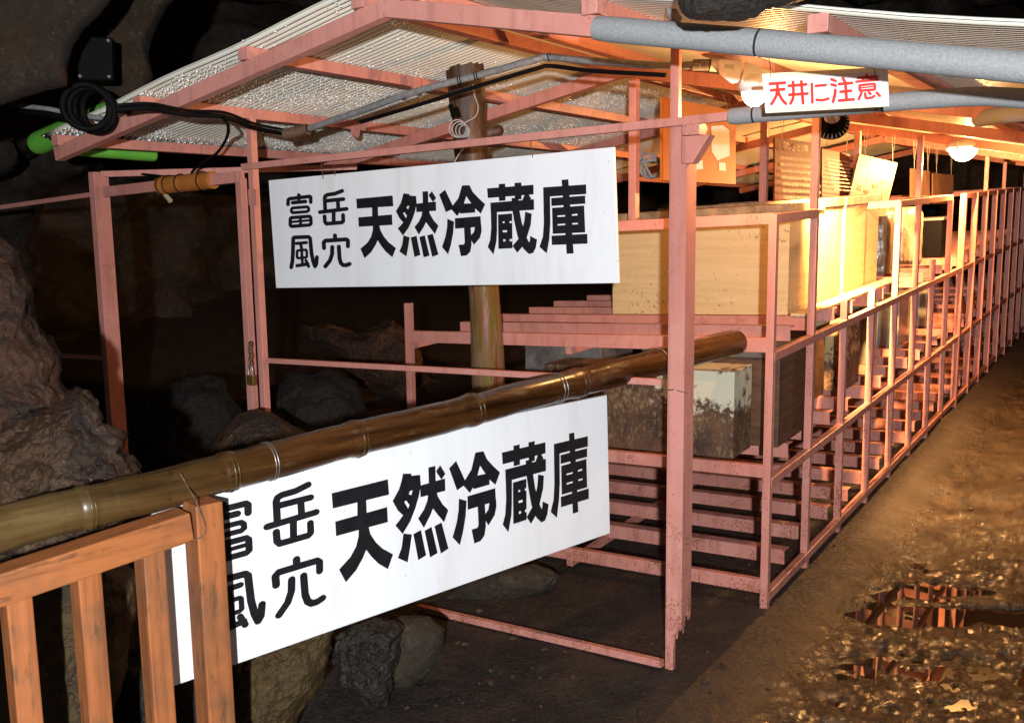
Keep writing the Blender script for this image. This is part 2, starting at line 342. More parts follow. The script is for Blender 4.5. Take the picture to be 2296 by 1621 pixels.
def torus(mb, c, axis, R, r, n=24, a0=0, a1=2*math.pi, mi=0):
    axis = axis.normalized(); x = axis.cross(V((0.2, 0.1, 1))).normalized(); y = axis.cross(x)
    mb.tube([c + (x*math.cos(a0 + (a1 - a0)*k/n) + y*math.sin(a0 + (a1 - a0)*k/n))*R for k in range(n + 1)], r, 8, False, mi); return mb

#@@GROUND
# ------------------------------------------------------------ cave floor
def sstep(a, b, x):
    t = max(0.0, min(1.0, (x - a)/(b - a))); return t*t*(3 - 2*t)
WL = -0.061
DIPS = []
for (px_, py_, hx, hy, dp_) in ((1990, 1268, .22, .13, .085), (1985, 1340, .38, .085, .085), (2060, 1393, .60, .065, .125), (2330, 1398, .45, .065, .125), (2270, 1240, .30, .10, .08), (2060, 1150, .20, .12, .09), (2200, 1100, .30, .12, .10), (2270, 990, .25, .16, .10), (2240, 1160, .25, .09, .09), (2150, 1330, .25, .10, .07)):
    _p = hit(px_, py_, V((0, 0, -.08)), Z); DIPS.append((_p.x, _p.y, hx, hy, dp_))
def floor_z(x, y, detail=True):
    q = V((x, y, 0)) - K; t = q.dot(U2); s = q.dot(U1)          # s > 0 under the rack and to its left
    z = .036*max(0.0, t) - .004 - .036*max(0.0, min(s, 4.0) - .05)
    pathf = sstep(-.02, -.42, s)
    near = sstep(-.6, -2.0, t)
    z += -.063*pathf*(1 - near)
    pf = pathf
    left = max(0.0, s - 2.4)
    z += .16*left
    if detail:
        n1 = mn.fractal(V((x*1.2, y*1.2, 3.1)), 1.0, 2.0, 4)
        z += .020*n1*(1 - pf)
        n2 = mn.fractal(V((x*2.2 + y*.8, y*4.2, 7.7)), .8, 2.0, 6)
        n3 = mn.fractal(V((x*11, y*17, 1.7)), .8, 2.1, 3)
        for (cx, cy, hx, hy, dp_) in DIPS:
            if abs(x - cx) < 3*hx and abs(y - cy) < 3*hy: z -= pf*.62*dp_*math.exp(-abs((x - cx)/hx)**2.4 - abs((y - cy + .10*(x - cx))/(1.25*hy))**2)
        z += pf*(.016 + .020*n2 + .017*n3 + .011*mn.noise(V((x*38, y*50, 0))))
        z += (1 - pf)*.004*mn.noise(V((x*30, y*30, 4)))
    return z, pf
def make_ground():
    xs = []; x = -7.0
    while x < 9.0:
        xs.append(x); x += .018 if .5 < x < 3.6 else (.04 if -1.6 < x <= 5 else .22)
    ys = []; y = -3.0
    while y < 18.0:
        ys.append(y); y += .018 if 2.2 < y < 4.8 else (.035 if 1.2 < y < 8 else .2)
    vs = []; pf = []
    for yy in ys:
        for xx in xs:
            z, p = floor_z(xx, yy); vs.append((xx, yy, z)); pf.append(p)
    nx = len(xs)
    fs = [(j*nx + i, j*nx + i + 1, (j + 1)*nx + i + 1, (j + 1)*nx + i) for j in range(len(ys) - 1) for i in range(nx - 1)]
    me = bpy.data.meshes.new('ground'); me.from_pydata(vs, [], fs); me.update()
    me.polygons.foreach_set('use_smooth', [True]*len(fs))
    a = me.attributes.new('path', 'FLOAT', 'POINT'); a.data.foreach_set('value', pf)
    me.materials.append(MAT['ground'])
    o = bpy.data.objects.new('ground', me); COL.objects.link(o); o['kind'] = 'structure'
make_ground()
def make_puddle():
    b = MB(); P = K - U1*.12 - U2*1.3 
    q = [K - U1*.10 - U2*1.6, K - U1*4.0 - U2*1.6, K - U1*4.0 + U2*1.3, K - U1*.10 + U2*1.3]
    b.add([V((p.x, p.y, WL)) for p in q], [(0, 1, 2, 3)])
    b.build('puddle', 'water', kind='structure')
make_puddle()

# ------------------------------------------------------------ cave walls and roof
def make_cave():
    c = V((1.6, 5.0, .8)); nu, nv = 420, 150; vs = []; fs = []
    for j in range(nv + 1):
        ph = -0.45 + (math.pi/2 + .45)*j/nv
        for i in range(nu):
            th = 2*math.pi*i/nu
            d = V((math.cos(th)*math.cos(ph), math.sin(th)*math.cos(ph), math.sin(ph)))
            rx, ry, rz = 5.4, 9.5, 2.75
            k = (abs(d.x/rx)**2.6 + abs(d.y/ry)**2.6 + abs(d.z/rz)**2.6)**(-1/2.6)
            p = c + d*k
            n = mn.fractal(p*.7, .9, 2.0, 6)*.55 + abs(mn.noise(V((p.x*1.1, p.y*1.1, p.z*3.2))))*.35 + mn.fractal(p*3.5, .8, 2.1, 3)*.07
            vs.append(p - d*n)
    for j in range(nv):
        for i in range(nu):
            i2 = (i + 1) % nu; fs.append((j*nu + i, (j + 1)*nu + i, (j + 1)*nu + i2, j*nu + i2))
    me = bpy.data.meshes.new('cave_wall'); me.from_pydata(vs, [], fs); me.update(); me.polygons.foreach_set('use_smooth', [True]*len(fs))
    me.materials.append(MAT['rock_wall']); o = bpy.data.objects.new('cave_wall', me); COL.objects.link(o); o['kind'] = 'structure'
make_cave()

def gravel():
    ico = bmesh.new(); bmesh.ops.create_icosphere(ico, subdivisions=1, radius=1.0)
    iv = [v.co.copy() for v in ico.verts]; iff = [tuple(v.index for v in f.verts) for f in ico.faces]; ico.free()
    b = MB(); rng = random.Random(21)
    for k in range(2600):
        y = 1.9 + 5.5*rng.random()**1.5; x = rng.uniform(-.36*y, .56*y)
        z, pf = floor_z(x, y)
        if z < WL + .004 or (.02 < pf < .9 and rng.random() < .8): continue
        r = .0025 + .012*rng.random()**5; sx, sy, sz = (rng.uniform(.7, 1.5) for _ in range(3))
        b.add([V((x + v.x*r*sx*rng.uniform(.8, 1.2), y + v.y*r*sy*rng.uniform(.8, 1.2), z + r*.1 + v.z*r*.7*sz)) for v in iv], iff, False)
    b.build('gravel', 'rock_grey', None, kind='stuff')
gravel()
#@@ROCKS
# ------------------------------------------------------------ rocks, each with its own distance, size and depth
def rock(name, label, outline, d, bulge, mat, cat='rock', rings=52, n=230, amp=.03, freq=6.0, tilt=(0, 0), seed=0, group=None, back=None, cav=0.0, prof=2.4):
    P = [V((x, y, 0)) for x, y in outline]
    per = [(P[(i + 1) % len(P)] - P[i]).length for i in range(len(P))]; tot = sum(per); pts = []
    for k in range(n):
        s = tot*k/n; i = 0
        while s > per[i]: s -= per[i]; i += 1
        pts.append(P[i].lerp(P[(i + 1) % len(P)], s/per[i]))
    c = sum(pts, V())/n; px = FPX/d
    vs = []; fs = []
    back = bulge if back is None else back
    for side, bl in ((-1, bulge), (1, back)):
        for r in range(rings + 1):
            s = 1 - r/rings if side < 0 else r/rings
            if side > 0 and r == 0: continue
            if side > 0 and r == rings: continue
            for p in pts:
                q = c + (p - c)*s
                dd = d + tilt[0]*(q.x - c.x)/px + tilt[1]*(q.y - c.y)/px + side*bl*(max(0, 1 - s**prof))**.5
                w3 = at(q.x, q.y, dd)
                o = V((seed*3.7, seed*1.3, 0))
                f1 = mn.fractal(w3*freq + o, .9, 2.0, 6); f2 = mn.noise(w3*freq*.45 + o)
                cell = mn.cell(w3*freq*.8) if cav else 0
                k = amp*(f1*.8 + f2*1.2)*(.35 + .65*(1 - s**3)) + cav*cell
                dirn = (w3 - EYE).normalized()
                vd = mn.voronoi(w3*freq*1.1 + o*.1)[0]; k += amp*.75*min(vd[1] - vd[0], .4) + amp*.25*mn.noise(w3*freq*3.1 + o) + amp*.20*mn.noise(w3*freq*6.3 + o) + amp*.13*mn.noise(w3*freq*12.1 + o)
                lat = V((mn.noise(w3*freq*2 + V((9, 0, 0))), 0, mn.noise(w3*freq*2 + V((0, 9, 0)))))*amp*.5 + V((mn.noise(w3*freq*7 + V((9, 0, 0))), 0, mn.noise(w3*freq*7 + V((0, 9, 0)))))*amp*.22
                vs.append(w3 + dirn*k*side + lat*(.15 + .85*s**5))
    # ring layout: front from rim (s=1) to centre (s=0), then back from centre outwards
    nf = rings + 1; nb = rings - 1
    for r in range(nf - 1):
        for k in range(n):
            k2 = (k + 1) % n; fs.append((r*n + k, r*n + k2, (r + 1)*n + k2, (r + 1)*n + k))
    o0 = nf*n
    for r in range(nb - 1):
        for k in range(n):
            k2 = (k + 1) % n; fs.append((o0 + r*n + k, o0 + r*n + k2, o0 + (r + 1)*n + k2, o0 + (r + 1)*n + k))
    for k in range(n):
        k2 = (k + 1) % n
        fs.append((o0 + (nb - 1)*n + k, o0 + (nb - 1)*n + k2, k2, k))
    b = MB(); b.add(vs, fs, True)
    kw = dict(category=cat)
    if group: kw['group'] = group
    return b.build(name, mat, None, label, **kw)

rock('rock_pillar', 'rough brown lava pillar rising at the far left edge above the bamboo rail',
     [(-140, 470), (10, 532), (32, 552), (40, 590), (70, 640), (68, 700), (90, 745), (118, 770), (140, 800), (128, 850), (160, 900), (200, 960), (170, 1120), (60, 1200), (-140, 1220)], 2.95, .32, 'rock', amp=.05, freq=7, seed=1)
rock('boulder', 'grey brown boulder with wet sparkling knobs, top left behind the bamboo rail',
     [(-120, 1010), (-10, 960), (60, 935), (120, 905), (165, 880), (190, 868), (222, 900), (238, 945), (285, 975), (272, 1010), (300, 1030), (316, 1060), (300, 1130), (250, 1220), (100, 1290), (-120, 1320)], 2.6, .30, 'rock_grey', amp=.055, freq=9, seed=2)
rock('boulder', 'ochre brown boulder filling the gaps between the orange fence slats',
     [(-150, 1180), (100, 1190), (250, 1220), (306, 1290), (310, 1350), (295, 1420), (283, 1480), (275, 1540), (255, 1600), (240, 1760), (-150, 1760)], 2.55, .26, 'rock_ochre', amp=.035, freq=7, seed=3)
rock('boulder', 'dark flat stone lying low between the third and fourth fence slats',
     [(265, 1480), (330, 1440), (420, 1460), (500, 1520), (520, 1640), (470, 1760), (240, 1760), (240, 1600)], 2.75, .2, 'rock_dark', amp=.03, freq=7, seed=4)
rock('boulder', 'boulder with yellow and rusty patches under the lower white sign, beside the last fence slat',
     [(470, 1470), (560, 1430), (660, 1400), (750, 1400), (738, 1470), (718, 1540), (690, 1570), (650, 1640), (600, 1760), (430, 1760), (440, 1600)], 2.95, .22, 'rock_ochre', amp=.035, freq=8, seed=5)
rock('boulder', 'wet grey stone with a shiny ridged face under the middle of the lower white sign',
     [(735, 1440), (800, 1400), (860, 1385), (905, 1400), (895, 1470), (880, 1520), (868, 1580), (840, 1600), (800, 1560), (760, 1545)], 3.2, .14, 'rock_wet', amp=.035, freq=12, seed=6)
rock('boulder', 'smooth brown round stone right of the wet grey stone under the lower sign',
     [(850, 1400), (905, 1380), (960, 1378), (1000, 1410), (992, 1455), (965, 1500), (920, 1540), (870, 1540)], 3.33, .14, 'stone_pale', amp=.015, freq=7, seed=7)
rock('boulder', 'pale flat stone on the soil left of the ground bar, below the lower sign',
     [(990, 1345), (1040, 1300), (1110, 1272), (1200, 1262), (1262, 1290), (1235, 1325), (1150, 1352), (1050, 1362)], 4.15, .12, 'stone_pale', amp=.02, freq=7, seed=8)
rock('boulder', 'dome shaped brown boulder just above the bamboo rail behind the tall posts',
     [(470, 1030), (478, 985), (500, 955), (540, 928), (570, 917), (610, 925), (650, 950), (690, 975), (680, 1030), (640, 1080), (500, 1090)], 3.9, .25, 'rock_grey', amp=.03, freq=5, seed=9)
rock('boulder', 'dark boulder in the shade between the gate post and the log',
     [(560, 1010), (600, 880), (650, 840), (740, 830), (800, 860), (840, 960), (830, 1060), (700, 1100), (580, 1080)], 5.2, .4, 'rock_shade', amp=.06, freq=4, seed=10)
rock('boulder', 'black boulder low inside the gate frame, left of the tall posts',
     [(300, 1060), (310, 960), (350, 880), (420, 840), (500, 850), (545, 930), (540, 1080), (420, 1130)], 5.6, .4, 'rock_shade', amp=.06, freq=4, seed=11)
rock('boulder', 'brown ledge of rock in the dark left of the log, with a lamp-lit pointed tip',
     [(680, 730), (720, 725), (800, 745), (880, 720), (930, 760), (960, 850), (900, 900), (800, 860), (740, 790), (690, 760)], 6.6, .35, 'rock', amp=.06, freq=5, seed=12)
rock('rock_slab', 'smooth brown overhanging slab filling the top left corner',
     [(-160, -160), (330, -160), (256, -2), (225, 35), (188, 70), (165, 105), (152, 150), (150, 195), (105, 205), (60, 218), (0, 240), (-160, 285)], 3.5, .16, 'rock_slab', amp=.010, freq=5, seed=13, prof=9)
rock('rock_slab', 'dark brown hanging rock behind the black junction box at the top left',
     [(150, -160), (470, -160), (395, 0), (372, 25), (343, 85), (334, 120), (346, 180), (330, 225), (300, 250), (200, 250), (140, 210)], 4.3, .22, 'rock_slab', amp=.014, freq=5, seed=14, prof=7)
rock('rock_slab', 'black rock hanging from the ceiling in front of the roof edge at the top right',
     [(1500, -160), (1522, -5), (1530, 30), (1545, 43), (1600, 48), (1660, 46), (1698, 40), (1720, 22), (1760, 15), (1830, -5), (1900, -160)], 2.15, .10, 'rock_dark', amp=.014, freq=9, seed=15)

#@@SHELTER
# ------------------------------------------------------------ the shelter: gable roof on pink steel frames
A = onG(870, 20); L0 = onG(132, 347); R0 = onG(2296, 147)
SL = (L0 - A).dot(U1); SR = (R0 - A).dot(U1)*1.10
gl = (L0.z - A.z)/SL; gr = (R0.z - A.z)/((R0 - A).dot(U1))
def zline(s): return A.z + (gl*s if s > 0 else gr*s)            # height of the rafter centre line at distance s left of the ridge
def roof(s, t, lift=0.0):
    p = A + U1*s + U2*t; return V((p.x, p.y, zline(s) + lift))
def zroof(p): return zline((p - A).dot(U1))
RL = (roof(1, 0) - roof(0, 0)).normalized(); RR = (roof(-1, 0) - roof(0, 0)).normalized()
NL = RL.cross(U2); NR = RR.cross(U2)
def onRoofL(x, y, low): return hit(x, y, roof(0, 0, -low), NL)
def onRoofR(x, y, low): return hit(x, y, roof(0, 0, -low), NR)
T_2 = (hit(1400, 190, A, U1) - A).dot(U2)
TR = [0.0, T_2, 2*T_2, 3*T_2, 4*T_2, 5*T_2]
ROOF_LEN = TR[-1] + .3
shelter = thing('shelter', 'pink steel shelter with a low gabled roof of cream corrugated sheet over the shelves', 'shelter', (F.x, F.y, 0))
for t in TR:
    for s, in ((SL,), (SR,)):
        MB().bar(roof(0, t), roof(s, t), .042, .056, side=U2).build('rafter', 'pink', shelter, bevel=.002)
PL = [(onG(562, 133) - A).dot(U1), (onG(325, 245) - A).dot(U1), SL - .035, .10]
PR = [(onG(1335, 45) - A).dot(U1), (onG(1842, 85) - A).dot(U1), SR + .05, -.10]
for s in PL + PR:
    MB().bar(roof(s, -.035, .0505), roof(s, ROOF_LEN, .0505), .05, .044, side=U1).build('purlin', 'pink', shelter, bevel=.002)
for s in PL[:3]:                                               # small hinge plates under the purlins
    pass
def sheet(sgn, smax):
    pitch, amp = .032, .0070; sub = 6; n = int((ROOF_LEN + .10)/pitch)*sub; rows = 14
    vs = []; fs = []
    for j in range(rows + 1):
        s = smax*j/rows + (.02*sgn if j == rows else 0)
        for i in range(n + 1):
            t = -.055 + i*pitch/sub
            sag = .004*math.sin(t*2.1 + j) if 0 < j < rows else 0
            vs.append(roof(s, t, .082 + amp*math.sin(2*math.pi*i/sub) + sag))
    w_ = n + 1
    for j in range(rows):
        for i in range(n): fs.append((j*w_ + i, j*w_ + i + 1, (j + 1)*w_ + i + 1, (j + 1)*w_ + i))
    b = MB(); b.add(vs, fs, True); o = b.build('roof_sheet', 'sheet', shelter)
    m = o.modifiers.new('thick', 'SOLIDIFY'); m.thickness = .0012; m.offset = 1 if sgn < 0 else -1
sheet(1, SL + .02); sheet(-1, SR - .02)
b = MB()                                                      # ridge cap above the sheets
for sg in (1, -1): b.box(roof(0, -.05, .098), U2*(ROOF_LEN + .1), (RL if sg > 0 else RR)*.12, Z*.004)
b.build('ridge_cap', 'steel', shelter)
# drops of water hanging under the sheet
def droplets():
    ico = bmesh.new(); bmesh.ops.create_icosphere(ico, subdivisions=1, radius=1.0)
    iv = [v.co.copy() for v in ico.verts]; iff = [tuple(v.index for v in f.verts) for f in ico.faces]; ico.free()
    b = MB(); rng = random.Random(5); cnt = 0
    while cnt < 9500:
        s = SL*rng.random(); t = -.05 + 3.4*rng.random()
        if rng.random() > .10 + .9*sstep(.3, 1.2, s + .25*t - .1): continue
        if mn.noise(V((s*2.2, t*2.2, 2))) < -.42: continue
        i = (t + .055)/.032; k = round(i - .75) + .75           # trough of the corrugation
        t2 = -.055 + (k + rng.gauss(0, .10))*.032
        r = rng.choice([.002, .0026, .0032, .0038, .0046])
        c = roof(s, t2, .082 - .0070 - r*.35)
        b.add([c + v*r for v in iv], iff, True); cnt += 1
    b.build('water_droplets', 'drop', shelter, kind='stuff')
droplets()
# front frame
def fbar(name, x0, y0, x1, y1, wd, ht, o=0.0, mat='pink', parent=None):
    return MB().bar(onF(x0, y0, o), onF(x1, y1, o), wd, ht, side=U2).build(name, mat, parent or shelter, bevel=.002)
fbar('beam', 545, 375, 1640, 261, .026, .027, .02)
fbar('beam', 1655, 262, 1975, 231, .03, .034, .02); fbar('beam', 1980, 231, 2212, 217, .03, .034, .02); fbar('beam', 2212, 217, 2330, 224, .03, .034, .02)
fbar('rail', 600, 808, 1484, 857, .02, .022)
fbar('sill', 940, 1362, 1486, 1487, .026, .026)
fbar('rail', -60, 474, 232, 433, .02, .024); fbar('rail', 100, 795, 256, 804, .02, .022)
bt = onF(1497, 1495)
def jagged_post():
    p = V((bt.x, bt.y, 0)) - U1*.024 + U2*.035; w2, d2 = .055, .078; zt = onF(1497, 272).z
    b = MB(); n = 12; rng = random.Random(3); ring = []
    for (a0, a1) in (((0, 0), (w2, 0)), ((w2, 0), (w2, d2)), ((w2, d2), (0, d2)), ((0, d2), (0, 0))):
        for k in range(n):
            f = k/n; x = a0[0] + (a1[0] - a0[0])*f; y = a0[1] + (a1[1] - a0[1])*f
            ring.append(p - U1*(x - w2/2) + U2*(y - .039))
    N = len(ring); lo = []
    for k, q in enumerate(ring):
        right = (q - p).dot(-U1)/w2 + .5
        lo.append(V((q.x, q.y, .075 + .075*right + rng.uniform(-.028, .028) + (0.04 if (q - p).dot(U2) > 0 else 0))))
    hi = [V((q.x, q.y, zt)) for q in ring]
    b.add(lo + hi, [(k, (k + 1) % N, N + (k + 1) % N, N + k) for k in range(N)] + [tuple(range(N, 2*N))])
    o = b.build('post_sleeve', 'pink', shelter)
    m = o.modifiers.new('thick', 'SOLIDIFY'); m.thickness = .003; m.offset = -1
jagged_post()
MB().bar(V((bt.x, bt.y, -.05)) + U2*.02, V((bt.x, bt.y, zroof(bt) + .02)) + U2*.02, .030, .022, side=U1).build('post', 'pink', shelter, bevel=.002)
b = MB(); c = onF(1548, 283, .03)                              # bracket where the beam meets the big post
b.box(c + U1*.03 - Z*.028, -U1*.06, U2*.05, Z*.06)
q = c - Z*.03
b.add([q + U1*.03, q - U1*.065, q - U1*.008 - Z*.085, q + U1*.03 - Z*.085] + [x + U2*.05 for x in (q + U1*.03, q - U1*.065, q - U1*.008 - Z*.085, q + U1*.03 - Z*.085)],
      [(0, 3, 2, 1), (4, 5, 6, 7), (0, 1, 5, 4), (1, 2, 6, 5), (2, 3, 7, 6), (3, 0, 4, 7)])
b.build('bracket', 'pink', shelter, bevel=.002)
# thin post left of the sign, up to the eave purlin
a = onF(596, 925); tp = onF(563, 262)
MB().bar(V((a.x, a.y, -.1)), V((a.x, a.y, tp.z)), .032, .034, side=U1).build('post', 'pink', shelter, bevel=.002)
MB().bar(onF(228, 391, 0), onF(228, 391, 0) + U1*-.55*1.9 + U2*.75 + Z*.02, .025, .03).build('rail', 'pink', shelter, bevel=.002)
# gate frame left of it
gate = thing('gate', 'rusting pink gate frame standing open over the dark cave at the far left', 'gate', tuple(onF(250, 1010)))
pl = onF(236, 600, 0); pr = onF(556, 700, .0)
ztl = onF(228, 386).z; ztr = onF(545, 400).z
MB().bar(V((pl.x, pl.y, -.1)), V((pl.x, pl.y, ztl)), .045, .085, side=U1).build('post', 'pink', gate, bevel=.002)
MB().bar(V((pr.x, pr.y, -.1)), V((pr.x, pr.y, ztr)), .036, .036, side=U1).build('post', 'pink', gate, bevel=.002)
MB().bar(onF(240, 431), onF(540, 397), .045, .05, side=U2).build('top_bar', 'pink', gate, bevel=.002)
h0 = onF(567, 690)
MB().box(onF(556, 425, .02), -U1*.05, U2*.012, Z*-.07).build('hinge', 'pink', gate)
# padlock and chain
pk = onF(563, 850, .06)
lock = thing('padlock', 'small brass padlock hanging on a rusty chain from the gate post', 'padlock', tuple(pk - Z*.028))
MB().box(pk + U1*.022 - Z*.028 - U2*.01, -U1*.044, U2*.02, Z*.046).build('lock_body', 'brass', lock, bevel=.004)
b = MB(); b.tube(curve([pk + U1*.013 + Z*.015, pk + U1*.013 + Z*.05, pk + Z*.066, pk - U1*.013 + Z*.05, pk - U1*.013 + Z*.015]), .0035, 8); b.build('shackle', 'steel', lock)
b = MB()
for k in range(6): torus(b, pk + Z*(.07 + .018*k) + U1*.004*math.sin(k*2.3) + U2*.004, (U2 if k % 2 else U1), .010, .003, 10)
b.build('chain', 'rust_wire', lock)
# posts that carry the roof above the shelves
def roof_post(x, y, P, zb, wd=.045, name='post'):
    MB().bar(V((P.x, P.y, zb)), V((P.x, P.y, zroof(P) - .03)), wd, wd, side=U1).build(name, 'pink', shelter, bevel=.002)
ap = roof(0, T_2)
MB().bar(V((ap.x, ap.y, 1.50)) - U1*.05, V((ap.x, ap.y, ap.z - .03)) - U1*.05, .036, .042, side=U1).build('post', 'pink', shelter, bevel=.002)

#@@RACK
# ------------------------------------------------------------ the long storage rack
LV = [.095, .566, 1.066, 1.545]
RW, RLEN, PSP = 1.82, 9.2, .51
def rk(s, t, z): return K + T1*s + T2*t + Z*z
rack = thing('storage_rack', 'long pink steel rack with three slatted shelf levels running back along the wet path', 'rack', tuple(K))
tall = {0, 1, 4, 5, 7}
npost = int(RLEN/PSP) + 1
for k in range(npost):
    t = k*PSP; zt = LV[3] + .018 if (k in tall or k >= 8) else (LV[2] + (.06 if k in (2, 3) else .10))
    pw = .031 if k < 8 else .043; MB().bar(rk(0, t, -.12), rk(0, t, zt), pw, pw, side=U1).build('post', 'pink_rack', rack, bevel=.0015)
for k in (0,):
    t = k*PSP; MB().bar(rk(RW, t, -.25), rk(RW, t, LV[3] if k else LV[2] + .16), .032, .034, side=U1).build('post', 'pink_rack', rack, bevel=.0015)
for lv in range(3):
    b = MB(); n = int(RLEN/.325)
    for i in range(1, n):
        t = i*.325 + .02
        e = .03 + .02*random.random()
        p = rk(e, t, LV[lv]); q = rk(RW - .02 - .06*random.random(), t, LV[lv])
        b.bar(p - Z*.008, q - Z*.008, .005, .062, side=U2); b.bar(p + Z*.021 + U2*.030, q + Z*.021 + U2*.030, .054, .005, side=U2)
    b.build('shelf', 'pink_rack', rack)
    MB().bar(rk(-.0, .0, LV[lv] - .004), rk(RW, .0, LV[lv] - .004), .03, .056 if lv != 1 else .05, side=U2).build('front_rail', 'pink_rack', rack, bevel=.0015)
    for s in (-.002, RW, RW*.5):
        MB().bar(rk(s, 0, LV[lv] - .05), rk(s, RLEN, LV[lv] - .05), .03, .034, side=U1).build('side_rail', 'pink_rack', rack, bevel=.0015)
MB().bar(rk(0, 0, LV[3]), rk(RW, 0, LV[3]), .03, .042, side=U2).build('front_rail', 'pink_rack', rack, bevel=.0015)
for t0, t1 in ((0, PSP), (4*PSP, 7*PSP), (8*PSP, RLEN)):
    MB().bar(rk(.0, t0, LV[3]), rk(.0, t1, LV[3]), .03, .036, side=U1).build('top_rail', 'pink_rack', rack, bevel=.0015)
for k in (4, 7, 12, 16):
    MB().bar(rk(0, k*PSP, LV[3]), rk(RW*.6, k*PSP, LV[3]), .03, .04, side=U2).build('cross_rail', 'pink_rack', rack, bevel=.0015)
for k in (1, 5, 10, 12, 15):
    P = rk(.004, k*PSP, 0); roof_post(0, 0, P, P.z + LV[3] + .019, .031)
for (x, d) in ((1711, 5.4), (1918, 6.6)):
    P = at(x, 460, d); roof_post(0, 0, P, .5, .04)

#@@STORED
# ------------------------------------------------------------ things stored on the rack
def shelf_z(lv, s, t): return rk(s, t, LV[lv] + .024)
def crate(name, label, cat, p, wd, dp, ht, mat, lid=None, group=None, lid_h=.045, over=.008, bev=.003):
    e1, e2, e3 = T1*wd, T2*dp, Z*ht
    c = thing(name, label, cat, tuple(p), group)
    if lid:
        MB().box(p, e1, e2, Z*(ht - lid_h)).build('box_body', mat, c, bevel=bev)
        MB().box(p + Z*(ht - lid_h + .001) - T1*over - T2*over, T1*(wd + 2*over), T2*(dp + 2*over), Z*lid_h).build('lid', lid, c, bevel=bev)
    else:
        MB().box(p, e1, e2, e3).build('box_body', mat, c, bevel=bev)
    return c
def putbox(name, label, cat, lv, s, t, wd, dp, ht, mat, lid=None, **kw):
    return crate(name, label, cat, shelf_z(lv, s, t), wd, dp, ht, mat, lid, **kw)
fr = onS(1766, 700, .17); s0 = .17; t0 = (fr - K).dot(U2)
HB = .50
putbox('wooden_box', 'pale wooden box with mould spots at the front of the top shelf', 'box', 2, s0, t0, .90, .50, HB, 'ply', 'lid', group='wooden boxes on the top shelf')
putbox('wooden_box', 'second wooden box on the top shelf, directly behind the broad front box', 'box', 2, s0 + .004, t0 + .515, .88, .34, HB + .012, 'ply', 'lid', group='wooden boxes on the top shelf')
putbox('wooden_box', 'third wooden box on the top shelf, glaring white under the lamp', 'box', 2, s0 - .006, t0 + .875, .88, .42, HB + .01, 'ply', 'lid', group='wooden boxes on the top shelf')
putbox('wooden_box', 'rearmost wooden box on the top shelf, in front of the wrapped bundles', 'box', 2, s0, t0 + 1.31, .86, .30, HB + .015, 'ply', 'lid', group='wooden boxes on the top shelf')
q = shelf_z(2, .02, t0 + .02)
b = MB(); b.box(shelf_z(2, .05, t0 - .05) + Z*.001, T1*.09, T2*1.7, Z*.014); o = b.build('plank', 'ply', None, 'thin pale board lying on the top shelf along the right side of the wooden boxes', bevel=.002, category='board')
# rusty chests on the middle shelf
cz = onK(1643, 1028, -.03); s1 = (cz - K).dot(U1); 
ht1 = onK(1643, 834, -.03).z - shelf_z(1, s1, .03).z
putbox('metal_chest', 'rusty metal chest with flaking cream paint at the front of the middle shelf', 'chest', 1, s1, .03, .90, .20, ht1, 'chest', group='rusty chests on the middle shelf')
sl = (onK(1180, 800, -.27) - K).dot(U1)
putbox('metal_chest', 'dark brown metal chest with a flat wet lid, just behind the flaking cream chest', 'chest', 1, .05, .26, .62, .34, ht1 + .05, 'brownbox', 'chest_grey', group='rusty chests on the middle shelf', lid_h=.03)
putbox('metal_chest', 'grey metal chest beside the log, at the left end of the middle shelf row', 'chest', 1, sl - .42, .26, .42, .32, ht1 + .045, 'chest_grey', group='rusty chests on the middle shelf')
for i, (t, s, wd, dp, ht, mt, lb) in enumerate([
        (.78, .14, .8, .28, .36, 'brownbox', 'first tall brown crate behind the rusty chests on the middle shelf'),
        (1.12, .20, .8, .30, .34, 'brownbox', 'second brown crate on the middle shelf, set further in than the one before it'),
        (1.50, .12, .8, .30, .37, 'chest_mottled', 'mottled rusty crate on the middle shelf below the third wooden box')]):
    putbox('crate', lb, 'crate', 1, s, t, wd, dp, ht, mt, group='crates on the middle shelf')
for i, (t, s, lb) in enumerate([(2.35, .22, 'nearest square tin can glowing in lamp light on the middle shelf'), (2.72, .30, 'square tin can set back beside the bright nearest can'), (3.10, .20, 'third square tin can from the front on the middle shelf'),
                  (3.62, .26, 'dim square tin can behind the bright ones on the middle shelf'), (4.10, .22, 'last visible square tin can before the dark end of the rack')]):
    c = putbox('tin_can', lb, 'can', 1, s, t, .24, .24, .35, 'tin', 'tin', group='square tin cans on the middle shelf', lid_h=.012, over=.004)
def bundle(s, t, wd, dp, ht, lb, mat='plastic'):
    p = shelf_z(2, s, t); n = 26; b = MB(); rows = 16; vs = []; fs = []
    for j in range(rows + 1):
        f = j/rows
        for i in range(n):
            a = 2*math.pi*i/n; ca, sa = math.cos(a), math.sin(a)
            k = (abs(ca)**4 + abs(sa)**4)**-.25
            r = (1 - .10*f*f + .07*mn.noise(V((ca*2 + t*5, sa*2, f*3)))) * (1 if f < .93 else .93)
            c = p + T1*wd/2 + T2*dp/2
            vs.append(c + T1*(ca*k*wd/2*r) + T2*(sa*k*dp/2*r) + Z*(f*ht))
    for j in range(rows):
        for i in range(n): fs.append((j*n + i, j*n + (i + 1) % n, (j + 1)*n + (i + 1) % n, (j + 1)*n + i))
    fs.append(tuple(range(rows*n, rows*n + n))); fs.append(tuple(range(n))[::-1])
    b.add(vs, fs, True); b.build('wrapped_bundle', mat, None, lb, category='bundle', group='film-wrapped bundles on the top shelf')
bundle(.26, t0 + 1.72, .34, .28, .40, 'shiny film-wrapped bundle beside the rearmost wooden box')
bundle(.22, t0 + 2.12, .30, .26, .37, 'bright film-wrapped bundle between two tall rack posts')
